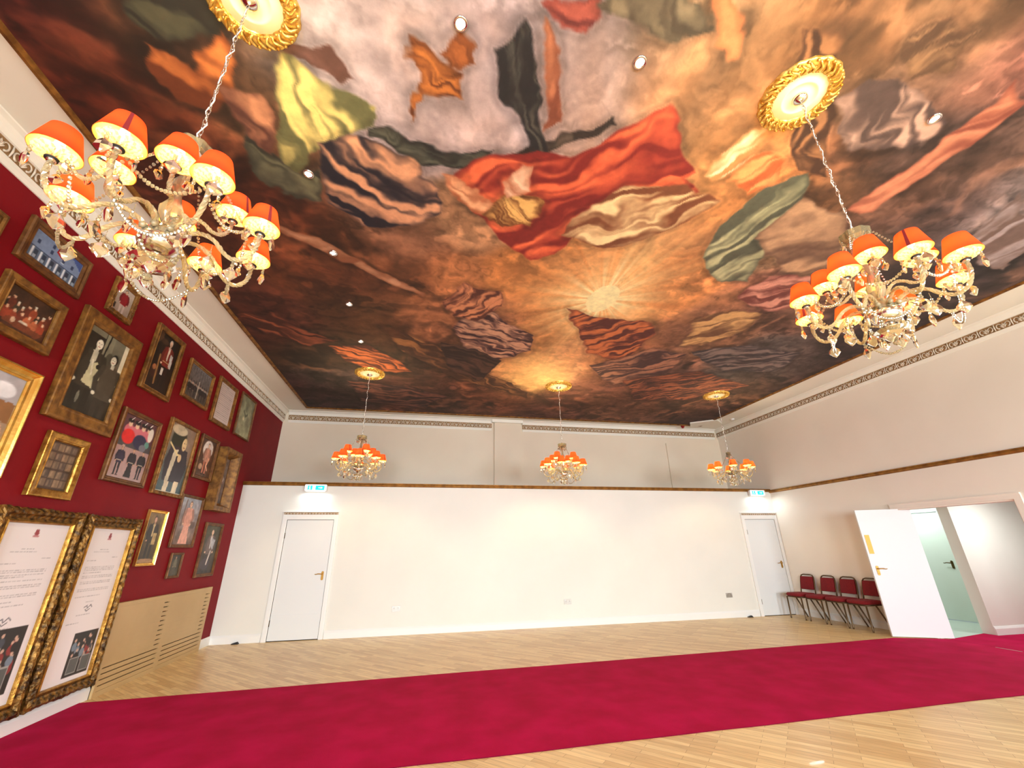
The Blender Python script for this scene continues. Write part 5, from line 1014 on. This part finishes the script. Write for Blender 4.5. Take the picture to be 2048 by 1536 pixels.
def chandelier(x, y, ztop, turn, tall, label):
    hm, zt = HUB_T if tall else HUB_S
    zh = ztop-zt; root = tag(empty('chandelier', (x, y, zh), (0, 0, turn)), label, 'chandelier', 'crystal chandeliers with red shades')
    for nm, me in hm.values(): link(nm, me, root)
    top = ZH-0.012-0.030-zh
    MB().lathe([(0.0, top-0.040), (0.012, top-0.038), (0.045, top-0.024), (0.050, top-0.010), (0.050, top)], 24).obj('ceiling_canopy', M['chrome'], root)
    ch = MB(); z = top-0.040; k = 0; lk = 0.044
    while z-lk > zt-0.01:
        c_ = z-lk/2; pts = []
        for t in range(10):
            a = 2*PI*t/10; o_ = 0.0085*math.cos(a); pts.append((o_ if k % 2 == 0 else 0, 0 if k % 2 == 0 else o_, c_+lk*0.56*math.sin(a)))
        ch.tube(pts, 0.0022, 5, closed=True); z -= lk*0.86; k += 1
    ch.obj('chain', M['chrome'], root)
    cb = [(0.012*math.sin(q*9), 0.012*math.cos(q*9), top-0.03-(top-0.03-zt)*q/14) for q in range(15)]
    MB().tube(cb, 0.003, 6).obj('flex', M['white'], root); MB().tube([(0, 0, zt-0.06), (0, 0, z+0.006)], 0.006, 8).obj('hanger', M['chrome'], root)
    tiers = [(ARM_LO, 8, 0.0)] + ([(ARM_UP, 4, PI/8)] if tall else [])
    for A, n, a0 in tiers:
        for i in range(n):
            ar = link('arm', A['arm'], root, (0, 0, 0), (0, 0, a0+2*PI*i/n))
            link('drip_dish', A['dish'], ar); link('candle_holder', A['holder'], ar); link('bulb', A['bulb'], ar); link('lamp_shade', A['shade'], ar)
            link('shade_seam', A['seam'], ar, (A['end'][0]*(1-math.cos(i*1.3)), -A['end'][0]*math.sin(i*1.3), 0), (0, 0, i*1.3))
            for j in range(4 if 'drop3' in A else 3): link('crystal_drop', A['drop%d' % j], ar)
            link('bulb_light', BULB_L, ar, A['bulb_at'])
    ex, ez = ARM_LO['end']
    if not hasattr(chandelier, 'g'):
        p = (ex*math.cos(-PI/8), ex*math.sin(-PI/8), ez); q = (ex*math.cos(PI/8), ex*math.sin(PI/8), ez)
        ctr = lambda v: (v[0]*0.86, v[1]*0.86, v[2]+0.012)
        chandelier.g = garland(ctr(p), ctr(q), 0.085, 19).mesh('bead_garland', M['crystal'])
        chandelier.h = {}
        q = MB(); crystal_drop(q, 0.20, 0.0, 0.0, 0.075, 0.034, 0.8); q.tube([(0.20, 0, 0.03), (0.20, 0, -0.01)], 0.0015, 4); chandelier.lowd = q.mesh('crystal_drop', M['crystal'])
        chandelier.low2 = garland((0.30, 0.0, -0.045), (0.30*math.cos(PI/4), 0.30*math.sin(PI/4), -0.045), 0.10, 26, 0.0065).mesh('bead_garland', M['crystal'])
        chandelier.low = garland((0.10, -0.02, -0.045), (0.10*math.cos(PI/2), 0.10, -0.045), 0.075, 17, 0.007).mesh('bead_garland', M['crystal'])
    for i in range(8): link('bead_garland', chandelier.g, root, (0, 0, 0), (0, 0, 2*PI*i/8+PI/8))
    if tall not in chandelier.h:
        R_ = 0.078 if tall else 0.042
        chandelier.h[tall] = garland((R_, 0, zt-0.03), (ex*0.84, 0, ez+0.02), 0.03, 26, 0.0062).mesh('bead_garland', M['crystal'])
        q = MB(); crystal_drop(q, R_, 0, zt-0.036, 0.06, 0.026, PI/2); chandelier.h[(tall, 'd')] = q.mesh('crystal_drop', M['crystal'])
        q = MB(); crystal_drop(q, 0.072, 0, -0.098, 0.06, 0.026, PI/2); chandelier.h['low_d'] = q.mesh('crystal_drop', M['crystal'])
        q = MB(); q.ball((0, 0, -0.178), 0.019, 10, 6, smooth=False); chandelier.h['fin'] = q.mesh('crystal_ball', M['crystal'])
    for i in range(4): link('bead_garland', chandelier.h[tall], root, (0, 0, 0), (0, 0, 2*PI*i/4)); link('bead_garland', chandelier.low, root, (0, 0, 0), (0, 0, 2*PI*i/4)); link('bead_garland', chandelier.low2, root, (0, 0, 0), (0, 0, 2*PI*i/4+PI/8*0)); link('crystal_drop', chandelier.lowd, root, (0, 0, 0), (0, 0, 2*PI*i/4)); link('crystal_drop', chandelier.lowd, root, (0, 0, 0), (0, 0, 2*PI*i/4+PI/4))
    for i in range(6): link('crystal_drop', chandelier.h[(tall, 'd')], root, (0, 0, 0), (0, 0, 2*PI*i/6+0.2)); link('crystal_drop', chandelier.h['low_d'], root, (0, 0, 0), (0, 0, 2*PI*i/6))
    link('crystal_ball', chandelier.h['fin'], root); return root
for x, y, zt_, tr, tall, lb, _l in CH: chandelier(x, y, zt_, tr, tall, lb)
